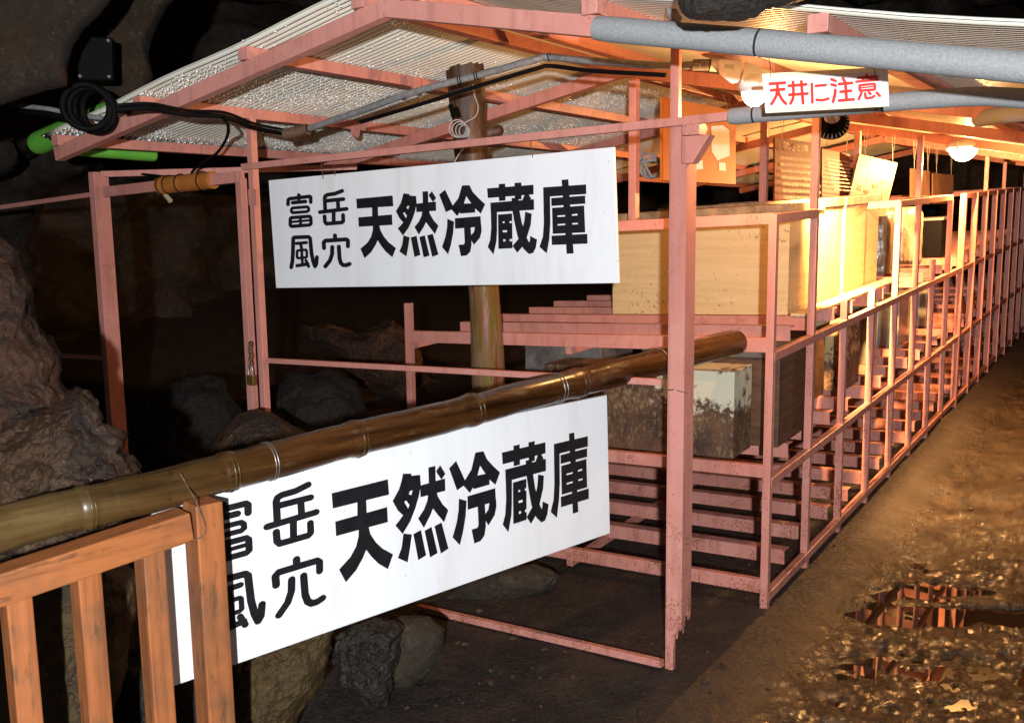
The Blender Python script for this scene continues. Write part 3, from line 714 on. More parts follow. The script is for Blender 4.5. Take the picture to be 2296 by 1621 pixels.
bundle(.30, t0 + 2.55, .40, .30, .39, 'dull brown film-wrapped bundle behind the bright one')
bundle(.24, t0 + 3.05, .36, .30, .40, 'dark film-wrapped bundle next to the overexposed post')
putbox('display_case', 'small dark case with a pale steel rim on the top shelf at the far right', 'case', 2, .18, t0 + 3.6, .5, .3, .30, 'black', 'steel', lid_h=.02, over=.01)

#@@BOARDS
# ------------------------------------------------------------ lettering, traced as outlines in board coordinates
import numpy as np
def homog(src):
    dst = [(0, 1), (1, 1), (1, 0), (0, 0)]                       # TL TR BR BL of the board
    Am = []; bv = []
    for (x, y), (u, v) in zip(src, dst):
        Am += [[x, y, 1, 0, 0, 0, -u*x, -u*y], [0, 0, 0, x, y, 1, -v*x, -v*y]]; bv += [u, v]
    h = np.linalg.solve(np.array(Am, float), np.array(bv, float))
    return lambda x, y: ((h[0]*x + h[1]*y + h[2])/(h[6]*x + h[7]*y + 1), (h[3]*x + h[4]*y + h[5])/(h[6]*x + h[7]*y + 1))
SGN = homog([(931.2, 625.8), (2128.2, 506.4), (2147.2, 983.9), (955.9, 1001.4)])
def z1(x, y): return SGN(920 + x*.32080, 500 + y*.32080)
def z2(x, y): return SGN(1500 + x*.32086, 500 + y*.32086)
POLY1 = [  # heavy letters of the first zoom
 [(998, 588), (1395, 551), (1403, 668), (1005, 695)], [(1020, 790), (1388, 758), (1393, 872), (1025, 893)], [(1170, 620), (1232, 615), (1240, 840), (1172, 840)],
 [(1250, 850), (1180, 850), (1178, 930), (1160, 1000), (1120, 1065), (1043, 1133), (1088, 1236), (1160, 1170), (1210, 1090), (1232, 1040), (1245, 960)],
 [(1190, 850), (1245, 850), (1262, 930), (1300, 1000), (1350, 1060), (1431, 1125), (1391, 1226), (1320, 1165), (1265, 1095), (1232, 1040), (1200, 950)],
 [(1512, 527), (1578, 535), (1580, 552), (1650, 556), (1656, 630), (1640, 720), (1610, 810), (1570, 900), (1507, 988), (1450, 910), (1480, 880), (1510, 845), (1470, 800), (1430, 722), (1480, 640), (1500, 580)],
 [(1720, 508), (1780, 503), (1785, 720), (1725, 720)], [(1648, 640), (1865, 616), (1867, 717), (1653, 732)], [(1822, 503), (1868, 580), (1832, 622), (1785, 548)],
 [(1720, 690), (1790, 690), (1772, 810), (1735, 890), (1680, 978), (1632, 895), (1680, 835), (1710, 770)],
 [(1735, 700), (1785, 690), (1800, 750), (1840, 820), (1893, 880), (1855, 972), (1800, 900), (1757, 840)],
 [(1513, 985), (1580, 1008), (1565, 1110), (1545, 1216), (1468, 1162), (1498, 1090)], [(1592, 1008), (1655, 990), (1698, 1200), (1632, 1222)], [(1685, 1003), (1745, 985), (1797, 1207), (1732, 1226)], [(1770, 985), (1832, 968), (1893, 1195), (1825, 1220)]]
HOLE1 = [[(1562, 666), (1582, 664), (1572, 700), (1552, 688)], [(1515, 742), (1530, 733), (1556, 772), (1546, 798)]]
POLY2 = [
 [(93, 540), (157, 487), (242, 665), (232, 700), (165, 732)], [(340, 440), (420, 438), (385, 558), (360, 640), (325, 720), (287, 775), (215, 690), (300, 580)], [(342, 440), (420, 438), (455, 510), (520, 580), (590, 645), (542, 748), (480, 690), (430, 622), (385, 556)],
 [(318, 640), (480, 633), (482, 735), (318, 748)], [(182, 803), (254, 835), (245, 960), (220, 1090), (190, 1193), (123, 1112), (160, 1000), (178, 900)], [(262, 798), (540, 775), (547, 890), (265, 912)],
 [(360, 880), (432, 880), (440, 1000), (443, 1090), (430, 1165), (390, 1205), (328, 1212), (302, 1088), (360, 1084), (370, 1060)], [(482, 880), (548, 868), (552, 940), (535, 1010), (470, 1088), (438, 1038), (440, 978), (468, 950)],
 [(610, 472), (1107, 432), (1110, 537), (618, 577)], [(735, 425), (805, 420), (808, 605), (738, 610)], [(905, 412), (978, 407), (980, 590), (908, 598)], [(645, 628), (1113, 590), (1115, 705), (650, 735)], [(1018, 533), (1050, 525), (1088, 590), (985, 605)],
 [(648, 640), (718, 690), (718, 940), (712, 1050), (680, 1195), (618, 1112), (645, 1030), (655, 900)], [(873, 578), (945, 572), (960, 720), (985, 850), (1040, 1015), (1062, 1060), (1072, 1040), (1073, 990), (1148, 1030), (1135, 1120), (1105, 1178), (1060, 1188), (1000, 1130), (940, 1000), (900, 820), (880, 700)],
 [(1020, 726), (1090, 748), (1080, 870), (1040, 1000), (990, 1110), (935, 1175), (885, 1100), (950, 1020), (985, 930), (1010, 830)], [(728, 757), (880, 745), (885, 1125), (733, 1133)],
 [(1408, 378), (1480, 372), (1540, 1182), (1465, 1186)], [(1212, 460), (1670, 428), (1672, 533), (1215, 565)], [(1212, 480), (1285, 500), (1290, 850), (1280, 1020), (1253, 1183), (1174, 1110), (1210, 1000), (1220, 850)],
 [(1298, 577), (1660, 550), (1662, 638), (1300, 664)], [(1307, 684), (1650, 658), (1663, 952), (1315, 968)], [(1302, 988), (1685, 967), (1688, 1075), (1307, 1090)]]
HOLE2 = [[(783, 833), (803, 833), (803, 850), (783, 850)], [(857, 830), (880, 828), (880, 850), (857, 850)], [(785, 930), (830, 928), (830, 950), (785, 950)], [(790, 1028), (812, 1028), (812, 1050), (790, 1050)], [(860, 1025), (885, 1023), (885, 1048), (860, 1050)],
 [(1370, 768), (1450, 763), (1450, 778), (1370, 783)], [(1525, 755), (1583, 748), (1583, 766), (1525, 770)], [(1372, 862), (1452, 856), (1452, 871), (1373, 877)], [(1528, 851), (1587, 847), (1587, 862), (1530, 866)]]
def rr(x0, y0, x1, y1, k=14):       # rounded closed outline of a slanting box given two corners, the top edge rising to the right
    return [(x0 + k, y0), (x1 - k, y0 - (x1 - x0)*.07), (x1, y0 - (x1 - x0)*.07 + k), (x1 + 2, y1 - (x1 - x0)*.07 - k), (x1 - k, y1 - (x1 - x0)*.07), (x0 + k, y1), (x0, y1 - k), (x0, y0 + k), (x0 + k, y0)]
STROKE1 = [(36, s) for s in [
 [(372, 550), (372, 590)], [(252, 652), (255, 602), (270, 590), (490, 564), (502, 575), (502, 625)], [(303, 633), (445, 619)]]] + [(30, rr(290, 690, 478, 742)), (34, rr(277, 796, 503, 890)), (30, [(388, 785), (391, 880)]), (24, [(280, 843), (500, 822)])] + [(38, s) for s in [
 [(848, 503), (770, 533), (690, 545), (665, 558), (657, 580), (662, 720)], [(665, 612), (862, 592)], [(800, 600), (805, 690)], [(604, 735), (896, 698)], [(655, 780), (659, 840), (675, 860), (845, 846), (860, 830), (858, 765)], [(755, 720), (755, 850)]]] + [(38, s) for s in [
 [(308, 1095), (310, 1022), (320, 1010), (480, 1004), (496, 1020), (510, 1180), (528, 1270), (548, 1325), (563, 1300), (570, 1225)], [(309, 1080), (306, 1180), (300, 1270), (287, 1335)]]] + [(32, [(345, 1076), (455, 1066)]), (30, [(392, 1080), (402, 1130)]), (26, rr(352, 1152, 458, 1236, 10)), (28, [(402, 1130), (412, 1310)]), (34, [(352, 1318), (470, 1300)]), (32, [(450, 1262), (478, 1325)])] + [(40, s) for s in [
 [(770, 988), (772, 1030)], [(650, 1125), (646, 1065), (665, 1045), (895, 1030), (912, 1045), (912, 1105)], [(740, 1115), (738, 1190), (715, 1260), (664, 1325)], [(812, 1110), (820, 1240), (835, 1290), (860, 1312), (895, 1312), (930, 1298)]]]
RS = .20035
WRN = homog([(2643.6, 257.6), (3079.8, 234), (3086.4, 370.2), (2656, 394.3)])
def zw(x, y): return WRN(2640 + x*RS, 240 + y*RS)
STROKEW = [(46, s) for s in [[(172, 262), (450, 243)], [(195, 375), (435, 355)], [(308, 255), (315, 370), (290, 470), (245, 550), (200, 610)], [(325, 370), (340, 440), (400, 540), (465, 605)],
 [(522, 298), (830, 270)], [(530, 452), (852, 430)], [(597, 230), (605, 450), (590, 530), (550, 600)], [(745, 220), (775, 595)]]] + [(42, s) for s in [[(932, 262), (940, 582)], [(1002, 300), (1060, 290), (1175, 283)], [(1015, 538), (1100, 545), (1160, 535), (1220, 517)]]] + [(46, s) for s in [
 [(1272, 183), (1340, 210)], [(1277, 273), (1345, 292)], [(1340, 368), (1330, 460), (1300, 568)], [(1468, 165), (1510, 240)], [(1405, 265), (1620, 247)], [(1430, 400), (1605, 382)], [(1512, 255), (1530, 540)], [(1405, 550), (1650, 530)]]] + [(40, s) for s in [
 [(1865, 110), (1865, 140)], [(1722, 162), (2030, 135)], [(1800, 165), (1810, 215)], [(1930, 150), (1935, 200)], [(1695, 225), (2045, 192)], [(1748, 300), (1760, 285), (1985, 262), (1998, 275), (2002, 355), (1990, 362), (1765, 382), (1750, 370), (1748, 300)], [(1780, 420), (1735, 525)], [(1840, 428), (1850, 500), (1870, 512), (1955, 500), (1990, 472)], [(1902, 410), (1930, 440)], [(2030, 415), (2080, 470)]]] + [(24, [(1765, 333), (1990, 309)])]
def stroke_polys(pts, wd):
    out = []; r = wd/2
    for (x0, y0), (x1, y1) in zip(pts[:-1], pts[1:]):
        L_ = math.hypot(x1 - x0, y1 - y0) or 1; nx, ny = -(y1 - y0)/L_*r, (x1 - x0)/L_*r
        a = math.atan2(ny, nx); poly = []
        for k in range(9): t = a + math.pi*k/8; poly.append((x0 + math.cos(t)*r, y0 + math.sin(t)*r))
        for k in range(9): t = a + math.pi + math.pi*k/8; poly.append((x1 + math.cos(t)*r, y1 + math.sin(t)*r))
        out.append(poly)
    return out
class Board:                      # a flat board from its four corners in space: TL TR BR BL, and its thickness
    def __init__(s, name, label, cat, q, th, mat, group=None):
        s.q = q; s.n = (q[1] - q[0]).cross(q[3] - q[0]).normalized()
        if s.n.dot(EYE - q[0]) < 0: s.n = -s.n
        s.root = thing(name, label, cat, tuple((q[2] + q[3])/2), group)
        b = MB(); b.hexa([q[3] - s.n*th, q[2] - s.n*th, q[2], q[3], q[0] - s.n*th, q[1] - s.n*th, q[1], q[0]])
        b.build('panel', mat, s.root, bevel=min(.0015, th*.3)); s.layer = .0008
    def uv(s, u, v):
        q = s.q; return (q[3]*(1 - u) + q[2]*u)*(1 - v) + (q[0]*(1 - u) + q[1]*u)*v
    def polys(s, name, mat, polys, label=None, holes=()):
        b = MB()
        for ip, p in enumerate(list(polys) + list(holes)):
            s.layer += .00003; c = [s.uv(u, v) + s.n*s.layer for u, v in p]
            a = sum(((c[i] - c[0]).cross(c[(i + 1) % len(c)] - c[0])).dot(s.n) for i in range(len(c)))
            b.add(c, [tuple(range(len(c))) if a > 0 else tuple(range(len(c)))[::-1]], False, 1 if ip >= len(polys) else 0)
        s.layer += .0002
        o = b.build(name, mat, s.root, label); return o
def rect(u0, v0, u1, v1): return [(u0, v0), (u1, v0), (u1, v1), (u0, v1)]
BIG = [[z1(*p) for p in g] for g in POLY1] + [[z2(*p) for p in g] for g in POLY2]
HOLES = [[z1(*p) for p in g] for g in HOLE1] + [[z2(*p) for p in g] for g in HOLE2]
SMALL = [[z1(*p) for p in pl_] for wd, st in STROKE1 for pl_ in stroke_polys(st, wd*1.13)]
def name_board(name, label, q):
    bd = Board(name, label, 'sign', q, .012, 'sign', 'white boards with black lettering')
    bd.polys('lettering', ['ink', 'sign'], BIG + SMALL, None, HOLES)
    return bd
o1 = .035
sg = name_board('hanging_sign', 'upper white sign with black lettering, wired level under the pink beam', [onF(602, 405, o1), onF(1376, 330, o1), onF(1387, 635, o1), onF(619, 646, o1)])
for (x, yb, ys) in ((721, 367, 402), (748, 364, 394), (1191, 322, 353)):
    b = MB(); b.tube(curve([onF(x - 1, yb - 5, .03), onF(x, yb + 8, .045), onF(x + 2, (yb + ys)/2, .05), onF(x + 3, ys, .052)]), .0016, 6)
    b.build('hanger_wire', 'rust_wire', sg.root)
# bamboo rail geometry is needed for the second sign
def bd_(x): return 1/(.504 - 1.441e-4*x)
def bam(x, dy=0): return at(x, 1187 + (768 - 1187)*x/1650.0 + dy, bd_(x))
BV = (bam(1400) - bam(300)); BH = V((BV.x, BV.y, 0)).normalized(); BN = V((BH.y, -BH.x, 0))    # BN faces the camera side
SP = bam(700) - BN*.02
def onB(x, y): return hit(x, y, SP, BN)
tr = onB(1361, 886); br = onB(1368, 1195); blq = onB(383, 1540); tl = blq + (tr - br)*1.0
tl = V((tl.x, tl.y, blq.z + (tr - br).length))
sg2 = name_board('hanging_sign', 'lower white sign with black lettering, hung under the bamboo rail and partly behind the fence', [tl, tr, br, blq])

# warning notice with red lettering
wq = [onF(1707.8, 166.4, .22), onF(1989.5, 151, .22), onF(1993.8, 239.2, .22), onF(1715.8, 254.7, .22)]
wb = Board('warning_sign', 'small white notice with red lettering and yellow strips before the grey padded beam', 'sign', wq, .006, 'notice')
wb.polys('strip', 'strip', [[zw(*p) for p in ((90, 82), (2105, -30), (2108, 45), (95, 165))]]); wb.polys('strip', 'strip', [[zw(*p) for p in ((165, 680), (2110, 568), (2118, 655), (170, 755))]])
wb.polys('lettering', 'red', [[zw(*p) for p in pl_] for wd, st in STROKEW for pl_ in stroke_polys(st, wd*1.12)])
for x in (1729, 1962):
    b = MB(); b.tube([onF(x, 176, .223), onF(x - 2, 150, .23), onF(x - 6, 125, .26)], .0012, 6)
    b.build('hanger_wire', 'wire', wb.root)

# hanging display boards over the shelves
def dboard(name, label, q, th, mat, cat='board', group='display boards hung over the shelves'):
    bd = Board(name, label, cat, q, th, mat, group)
    for u in (.14, .86):
        p = bd.uv(u, .985); top = V((p.x, p.y, zroof(p) - .02))
        if top.z > p.z + .02:
            b = MB(); b.tube([top + U2*.05, p + (top - p)*.5 + U2*.022, p + bd.n*.004, top - U2*.05], .0014, 6); b.build('hanger_cord', 'cord', bd.root)
    return bd
def dq(x0, y0, d0, x1, y1, d1, y0b, y1b, x0b=None, x1b=None):
    a = at(x0, y0, d0); c = at(x1, y1, d1); e = at(x1b or x1, y1b, d1); g = at(x0b or x0, y0b, d0)
    return [a, c, e, g]
d1 = dboard('display_board', 'glowing orange board printed with two white shapes above two small white labels', dq(1487, 217, 4.25, 1650, 249, 4.85, 405, 414), .016, 'orange_board')
def pz(x, y): return x, y
HB1 = homog([(1487, 217), (1650, 249), (1650, 414), (1487, 405)])
def b1(x, y): return HB1((2280 + x*.19741)/1.548, (400 + y*.19741)/1.548)
blob = [[(540, 165), (600, 145), (700, 140), (790, 165), (840, 160), (880, 190), (893, 240), (870, 320), (840, 420), (820, 485), (770, 480), (745, 570), (790, 610), (812, 670), (800, 740), (740, 735), (690, 700), (640, 690), (625, 640), (690, 580), (710, 550), (690, 480), (640, 460), (610, 400), (615, 350), (650, 300), (590, 280), (555, 230)]]
d1.polys('white_shape', 'white_print', [[b1(*p) for p in g] for g in blob]); d1.polys('white_shape', 'white_print', [[b1(*p) for p in ((953, 195), (1160, 183), (1268, 270), (1276, 715), (1060, 800), (960, 640))]])
d1.polys('small_label', 'white_print', [[b1(*p) for p in ((670, 800), (800, 800), (808, 950), (680, 960))]]); d1.polys('small_label', 'white_print', [[b1(*p) for p in ((1085, 835), (1200, 840), (1208, 985), (1085, 975))]])
def text_lines(bd, rows, rng, mat='pale_print', hgt=.6, vertical=False):
    ps = []
    for (a0, c0, c1, h) in rows:
        c = c0
        while c < c1:
            wd = h*rng.uniform(.5, .8)*(.42 if not vertical else 1.0)
            for kk in range(3):
                o = rng.uniform(0, .66); ww = rng.uniform(.18, .34); hh = rng.uniform(.45, 1.0); vv = rng.uniform(0, 1 - hh)
                if vertical: ps.append(rect(a0 + h*vv*.5, c + wd*o*.8, a0 + h*(vv + hh)*.5, c + wd*(o + ww)*.8))
                else: ps.append(rect(c + wd*o, a0 + h*vv, c + wd*(o + ww), a0 + h*(vv + hh)))
            c += wd*1.2
    bd.polys('text_lines', mat, ps)
rng = random.Random(11)
d2 = dboard('display_board', 'brown board with pale lines of text hanging behind the thin post right of the lamp', dq(1737, 308, 5.2, 1838, 323, 5.65, 452, 455), .01, 'brown_board')
text_lines(d2, [(.66 - .105*k, .10, .93 - (.2*rng.random() if k in (2, 6) else 0), .06) for k in range(7)], rng)
def title(bd, text, u0, v0, u1, v1, mat):
    cu = bpy.data.curves.new('title', 'FONT'); cu.body = text; cu.size = 1.0; cu.offset = .018
    ob = bpy.data.objects.new('title_tmp', cu); COL.objects.link(ob)
    dg = bpy.context.evaluated_depsgraph_get(); me = bpy.data.meshes.new_from_object(ob.evaluated_get(dg))
    xs = [v.co.x for v in me.vertices]; ys = [v.co.y for v in me.vertices]
    bpy.data.objects.remove(ob)
    if not xs: return
    x0, x1, y0, y1 = min(xs), max(xs), min(ys), max(ys); b = MB(); bd.layer += .0003
    b.add([bd.uv(u0 + (u1 - u0)*(v.co.x - x0)/(x1 - x0), v0 + (v1 - v0)*(v.co.y - y0)/(y1 - y0)) + bd.n*bd.layer for v in me.vertices], [tuple(p.vertices) for p in me.polygons])
    b.build('title', mat, bd.root)
title(d2, '「風穴」と養蚕', .09, .80, .62, .93, 'pale_print')
d3 = dboard('display_board', 'narrow glossy brown board with a white glare, right of the board with the pale title', dq(1843, 333, 5.9, 1906, 346, 6.3, 452, 456), .01, 'brown_board')
text_lines(d3, [(.80 - .075*k, .14, .92, .035) for k in range(9)], rng)
a4 = at(1927, 345, 6.2); c4 = at(2013, 366, 6.5); e4 = at(1975, 520, 6.45); g4 = at(1890, 500, 6.15)
d4 = dboard('display_board', 'tilted pale board with columns of dark brush lettering, leaning between two posts', [a4, c4, e4, g4], .012, 'cream_board')
text_lines(d4, [(.12 + .19*k, .12 + .1*(k % 2), .86 - .05*k, .26) for k in range(4)], rng, 'dark_board', vertical=True)
dboard('display_board', 'dark framed board hanging below the far lamp on its left side', dq(2043, 378, 7.2, 2085, 384, 7.5, 458, 458), .012, 'dark_board')
dboard('display_board', 'dark framed board with a reddish face, just left of the post under the far lamp', dq(2092, 388, 7.6, 2138, 393, 8.0, 457, 457), .012, 'dark_board')

dh = 5.1
b = MB()
for k in range(3): torus(b, at(1456 + 3*k, 372 + 4*k, dh + .02*k), V((.3*k - .2, 1, .1*k)), .062 - .008*k, .007, 26)
b.tube(curve([at(1436, 335, dh), at(1441, 352, dh), at(1448, 375, dh), at(1462, 398, dh)], 6), .008, 8); b.tube(curve([at(1430, 366, dh), at(1455, 361, dh), at(1482, 356, dh), at(1487, 340, dh)], 6), .008, 8)
b.build('rope_coil', 'cord', None, 'coil of pale rope hung behind the big pink post, left of the orange board', category='rope')
for (x, y) in ((932, 190), (797, 297)):
    c = onRoofL(x, y, -.01); b = MB(); b.tube([c - U1*.008 - Z*.004, c + U1*.008 - Z*.004], .022, 16); b.bar(c + Z*.03, c - Z*.004, .02, .044, side=U1); b.build('clamp', 'pink', shelter)
#@@FENCE
# ------------------------------------------------------------ bamboo rail and timber fence
FP = bam(300) + BN*.095
def onW(x, y, o=0): return hit(x, y, FP + BN*o, BN)
def bamboo():
    root = thing('bamboo_rail', 'thick wet bamboo pole laid along the fence and wired to the big pink post', 'bamboo', tuple(bam(400) - Z*.9))
    nodes = [-150, 190, 508, 795, 1055, 1290]; pts = []; rs = []
    x = -260
    while x <= 1652:
        r = .0475
        for nx in nodes:
            dx = abs(x - nx)
            if dx < 16: r += .0036*(1 - dx/16)**.7
            if 16 <= dx < 60: r -= .0008
        k = mn.noise(V((x*.0045, 0, 0)))*1.5 + .5*mn.noise(V((x*.016, 5, 0)))
        pts.append(bam(x) + Z*.004*k); rs.append(r); x += 4
    b = MB(); b.tube(pts, rs, 28); pole = b.build('pole', 'bamboo', root)
    for nx in nodes[1:]:
        b = MB(); ax = BV.normalized(); torus(b, bam(nx), ax, .0497, .0022, 32); torus(b, bam(nx + 9), ax, .0487, .0016, 32); b.build('node_ring', 'bamboo_node', pole)
    for xs in ((598, 604), (1243, 1250)):
        b = MB()
        for x in xs: torus(b, bam(x), BV.normalized(), .0492, .0013, 28)
        b.build('wire_tie', 'wire', root)
    b = MB(); torus(b, bam(1478), (BV.normalized() + Z*.12), .050, .0014, 28); p = bam(1478) - Z*.05
    b.tube(curve([p, onF(1490, 872, .05), onF(1515, 875, .10), onF(1542, 882, .02)]), .0014, 6); b.build('wire_tie', 'wire', root)
    b = MB(); f0 = bam(412)
    def onBf(x, y): return at(x, y, bd_(x) - .052)
    b.tube(curve([onBf(405, 1062) , onBf(416, 1082), onW(440, 1125, .004), onW(455, 1160, .004), onW(461, 1185, .004), onW(452, 1203, .003), onW(432, 1211, .0)], 6), .0016, 6); b.build('wire_tie', 'rust_wire', root)
bamboo()
fence = thing('timber_fence', 'low fence of orange stained timber slats below the bamboo at the lower left', 'fence', tuple(onW(250, 1560)))
b = MB(); p = onW(-160, 1380); q = onW(432, 1181)
b.bar(p - BN*.035, q - BN*.035, .07, .068, side=BN); b.build('top_rail', 'fence_h', fence, bevel=.004)
for (xt, yt, xb, yb, wd) in ((44, 1340, 66, 1621, .045), (202, 1290, 223, 1621, .046), (346, 1238, 368, 1621, .045), (-105, 1400, -80, 1650, .045)):
    p = onW(xt, yt, -.012); 
    MB().bar(V((p.x, p.y, -.12)) - BN*.03, p - BN*.03 + Z*.03, .05 if wd else .05, .06, side=BH).build('slat', 'fence_v', fence, bevel=.004)
p = onW(470, 1150, .0); zt = onW(470, 1129).z
MB().bar(V((p.x, p.y, -.12)) - BN*.035, V((p.x, p.y, zt)) - BN*.035, .066, .074, side=BH).build('end_post', 'fence_v', fence, bevel=.004)

#@@LOG
# ------------------------------------------------------------ log through the roof
lt = onRoofL(1046, 140, -.10); lb = at(1098, 900, 4.36)
dirl = (lt - lb)
pts = []; rs = []; n = 60
for i in range(n + 1):
    f = i/n; p = lb - dirl*.50 + dirl*1.57*f
    k = max(0, (p.z - 1.45))
    pts.append(p + U1*.010*math.sin(f*9) ); rs.append(.073 + .004*math.sin(f*21) + (.004 if p.z > 1.5 else 0) + (.009*mn.noise(V((f*30, 0, 0))) if p.z > 1.5 else 0) + .022*math.exp(-((p.z - 1.62)/.035)**2)*.5)
root = thing('log_post', 'weathered log post, bark above and green-streaked below, rising into the roof', 'log', tuple(pts[0]))
b = MB(); b.tube(pts, rs, 26); o = b.build('trunk', 'log', root)
for v in o.data.vertices:
    pz_ = v.co + ABS[o.name]
    if pz_.z > 1.5: 
        v.co += V((mn.noise(V((pz_.x*40, pz_.y*40, pz_.z*4))), mn.noise(V((pz_.x*40 + 9, pz_.y*40, pz_.z*4))), 0))*.008
kn = at(1122, 292, 4.17)
b = MB(); b.tube([kn - V((.06, -.02, .015)), kn + V((.0, 0, .0)), kn + V((.008, -.004, .001))], [.030, .024, .015], 14); b.build('branch_stub', 'log', root)

#@@CABLES
# ------------------------------------------------------------ conduit, cables, lamps
LOWC = .075
cp = [onRoofL(640, 302, LOWC), onRoofL(690, 290, LOWC), onRoofL(800, 252, LOWC), onRoofL(930, 207, LOWC), onRoofL(1070, 170, LOWC), onRoofL(1195, 136, LOWC), onRoofL(1232, 129, LOWC), ]
cp += [hit(x, y, cp[6], U2) for x, y in ((1320, 137), (1490, 148), (1572, 146))]
cond = thing('conduit', 'grey steel conduit with a black cable, bending at the ridge under the roof', 'conduit', tuple(cp[0]))
b = MB(); b.tube(curve(cp, 10), .0135, 14); b.build('pipe', 'conduit', cond)
b = MB(); off = -Z*.028 + U2*.012
b.tube(curve([cp[2] + off*1.4, cp[3] + off*1.7, cp[4] + off*1.3, cp[5] + off*1.1, cp[6] + off*1.1, cp[7] + off*1.2, cp[8] + off*1.1], 10), .008, 10); b.build('cable', 'black', cond)
b = MB()
for p, dd in ((cp[1], cp[2] - cp[1]), (cp[3] + (cp[2] - cp[3])*.2, cp[3] - cp[2]), (cp[3] + (cp[4] - cp[3])*.72, cp[4] - cp[3]), (cp[3] + (cp[4] - cp[3])*.98, cp[4] - cp[3]), (cp[6] + (cp[5] - cp[6])*.05, cp[6] - cp[5])):
    dd = dd.normalized()
    for k in (-1, 1): b.tube([p + dd*.005*k, p + dd*(.005*k + .004)], .0155, 14)
b.build('clip', 'black', cond)
b = MB(); b.tube([cp[0] - (cp[1] - cp[0]).normalized()*.005, cp[1]], .024, 12); b.build('end_box', 'rust_wire', cond)
# black cable along the eave and its hanging loop
e0 = [onRoofL(262, 246, .05), onRoofL(335, 243, .05), onRoofL(420, 258, .05), onRoofL(500, 262, .05), onRoofL(570, 287, .055), onRoofL(640, 301, .065)]
b = MB(); b.tube(curve(e0, 10), .0095, 10); b.tube(curve([p + Z*.016 + U2*.008 for p in e0], 8), .006, 8)
e1 = [onRoofL(500, 262, .05), onRoofL(512, 285, .09), onF(507, 312, -.05), onF(485, 345, -.08), onF(440, 376, -.1), onF(428, 392, -.1)]
b.tube(curve(e1, 10), .007, 8)
b.tube(curve([onF(395, 400, -.15), onF(340, 393, -.12), onF(285, 388, -.1), onF(240, 383, -.06), onF(200, 372, -.05)], 8), .006, 8)
b.build('cable', 'black', None, 'black cable running along the low left eave with a loop hanging from it', category='cable')
# pale cord coiled beside the log
dl_ = 4.02
root = thing('coiled_cord', 'pale grey cord coiled beside the log with two black clips', 'cord', tuple(at(1030, 310, dl_)))
b = MB(); b.tube(curve([at(1060, 190, dl_), at(1064, 215, dl_), at(1072, 240, dl_), at(1066, 262, dl_), at(1046, 274, dl_), at(1033, 281, dl_)], 8), .003, 8)
for k in range(4): torus(b, at(1026 + 5*k, 289 + 2*k, dl_ - .004*k), V((.2*k - .2, 1, .15)), .036 - .004*k, .0028, 26)
b.tube(curve([at(1045, 285, dl_), at(1052, 303, dl_), at(1047, 322, dl_), at(1030, 345, dl_ + .02), at(1018, 366, dl_ + .03)], 8), .0028, 8); b.build('cord', 'cord', root)
for x0, y0, x1, y1 in ((1010, 235, 1017, 262), (1022, 241, 1029, 262)):
    b = MB(); b.bar(at(x0, y0, dl_), at(x1, y1, dl_), .012, .016, side=U2); b.build('clip', 'black', root)

GLOBE1 = m_emit('lit_globe_near', (1.0, .62, .28), 9.0); GLOBE2 = m_emit('lit_globe_far', (1.0, .60, .26), 9.0)
for m_ in (GLOBE1, GLOBE2):
    m_.node_tree.nodes['Principled BSDF'].inputs['Emission Color'].default_value = (1.0, .72, .42, 1)
dn1 = (cp[-1] - EYE).dot(-bk)
def lampP(x, y, o=0): return at(x, y, dn1 + o)
lamp = thing('lamp', 'white bulkhead lamp with a glowing globe, half behind the small red-lettered notice', 'lamp', tuple(lampP(1690, 245)), 'lamps under the shelter roof')
b = MB(); b.tube([cp[-1] - (cp[-1] - cp[-2]).normalized()*.03, lampP(1592, 146)], .019, 16); b.build('collar', 'conduit', lamp)
b = MB(); b.tube([lampP(1592, 146), lampP(1613, 148)], .021, 16)
pf = [(1611, 133), (1663, 137), (1668, 145), (1656, 186), (1640, 188), (1612, 167)]
n_ = len(pf); b.add([lampP(x, y, -.035) for x, y in pf] + [lampP(x, y, .035) for x, y in pf], [tuple(range(n_)), tuple(range(n_, 2*n_))[::-1]] + [(k, k + n_, (k + 1) % n_ + n_, (k + 1) % n_) for k in range(n_)])
lbox = b.build('junction_box', 'housing', lamp, bevel=.003)
b = MB(); pf = [(1625, 144), (1646, 146), (1645, 155), (1624, 153)]; b.add([lampP(x, y, -.0365) for x, y in pf], [(0, 1, 2, 3)]); b.build('rating_plate', 'steel', lbox)
b = MB(); pf = [(1671, 138), (1730, 160), (1745, 185), (1720, 190), (1666, 190), (1660, 183)]
n_ = len(pf); b.add([lampP(x, y, -.03) for x, y in pf] + [lampP(x, y, .05) for x, y in pf], [tuple(range(n_)), tuple(range(n_, 2*n_))[::-1]] + [(k, k + n_, (k + 1) % n_ + n_, (k + 1) % n_) for k in range(n_)])
b.build('cover', 'housing', lamp, bevel=.004)
gc = lampP(1692, 203)
b = MB(); b.lathe(gc, Z, [(0, .05), (.035, .05), (.049, .035), (.056, .02), (.056, .004), (.050, .002), (.050, -.006), (.044, -.007)], 32); b.build('ring', 'housing', lamp)
def globe(c, r, sq, mat, parent):
    b = MB(); pr_ = [(r*math.cos(a), -r*sq*math.sin(a)) for a in [i*math.pi/2/14 for i in range(15)]]; pr_[-1] = (.0005, -r*sq); b.lathe(c, Z, pr_, 32); b.build('globe', mat, parent)
globe(gc - Z*.004, .044, 1.15, GLOBE1, lamp)
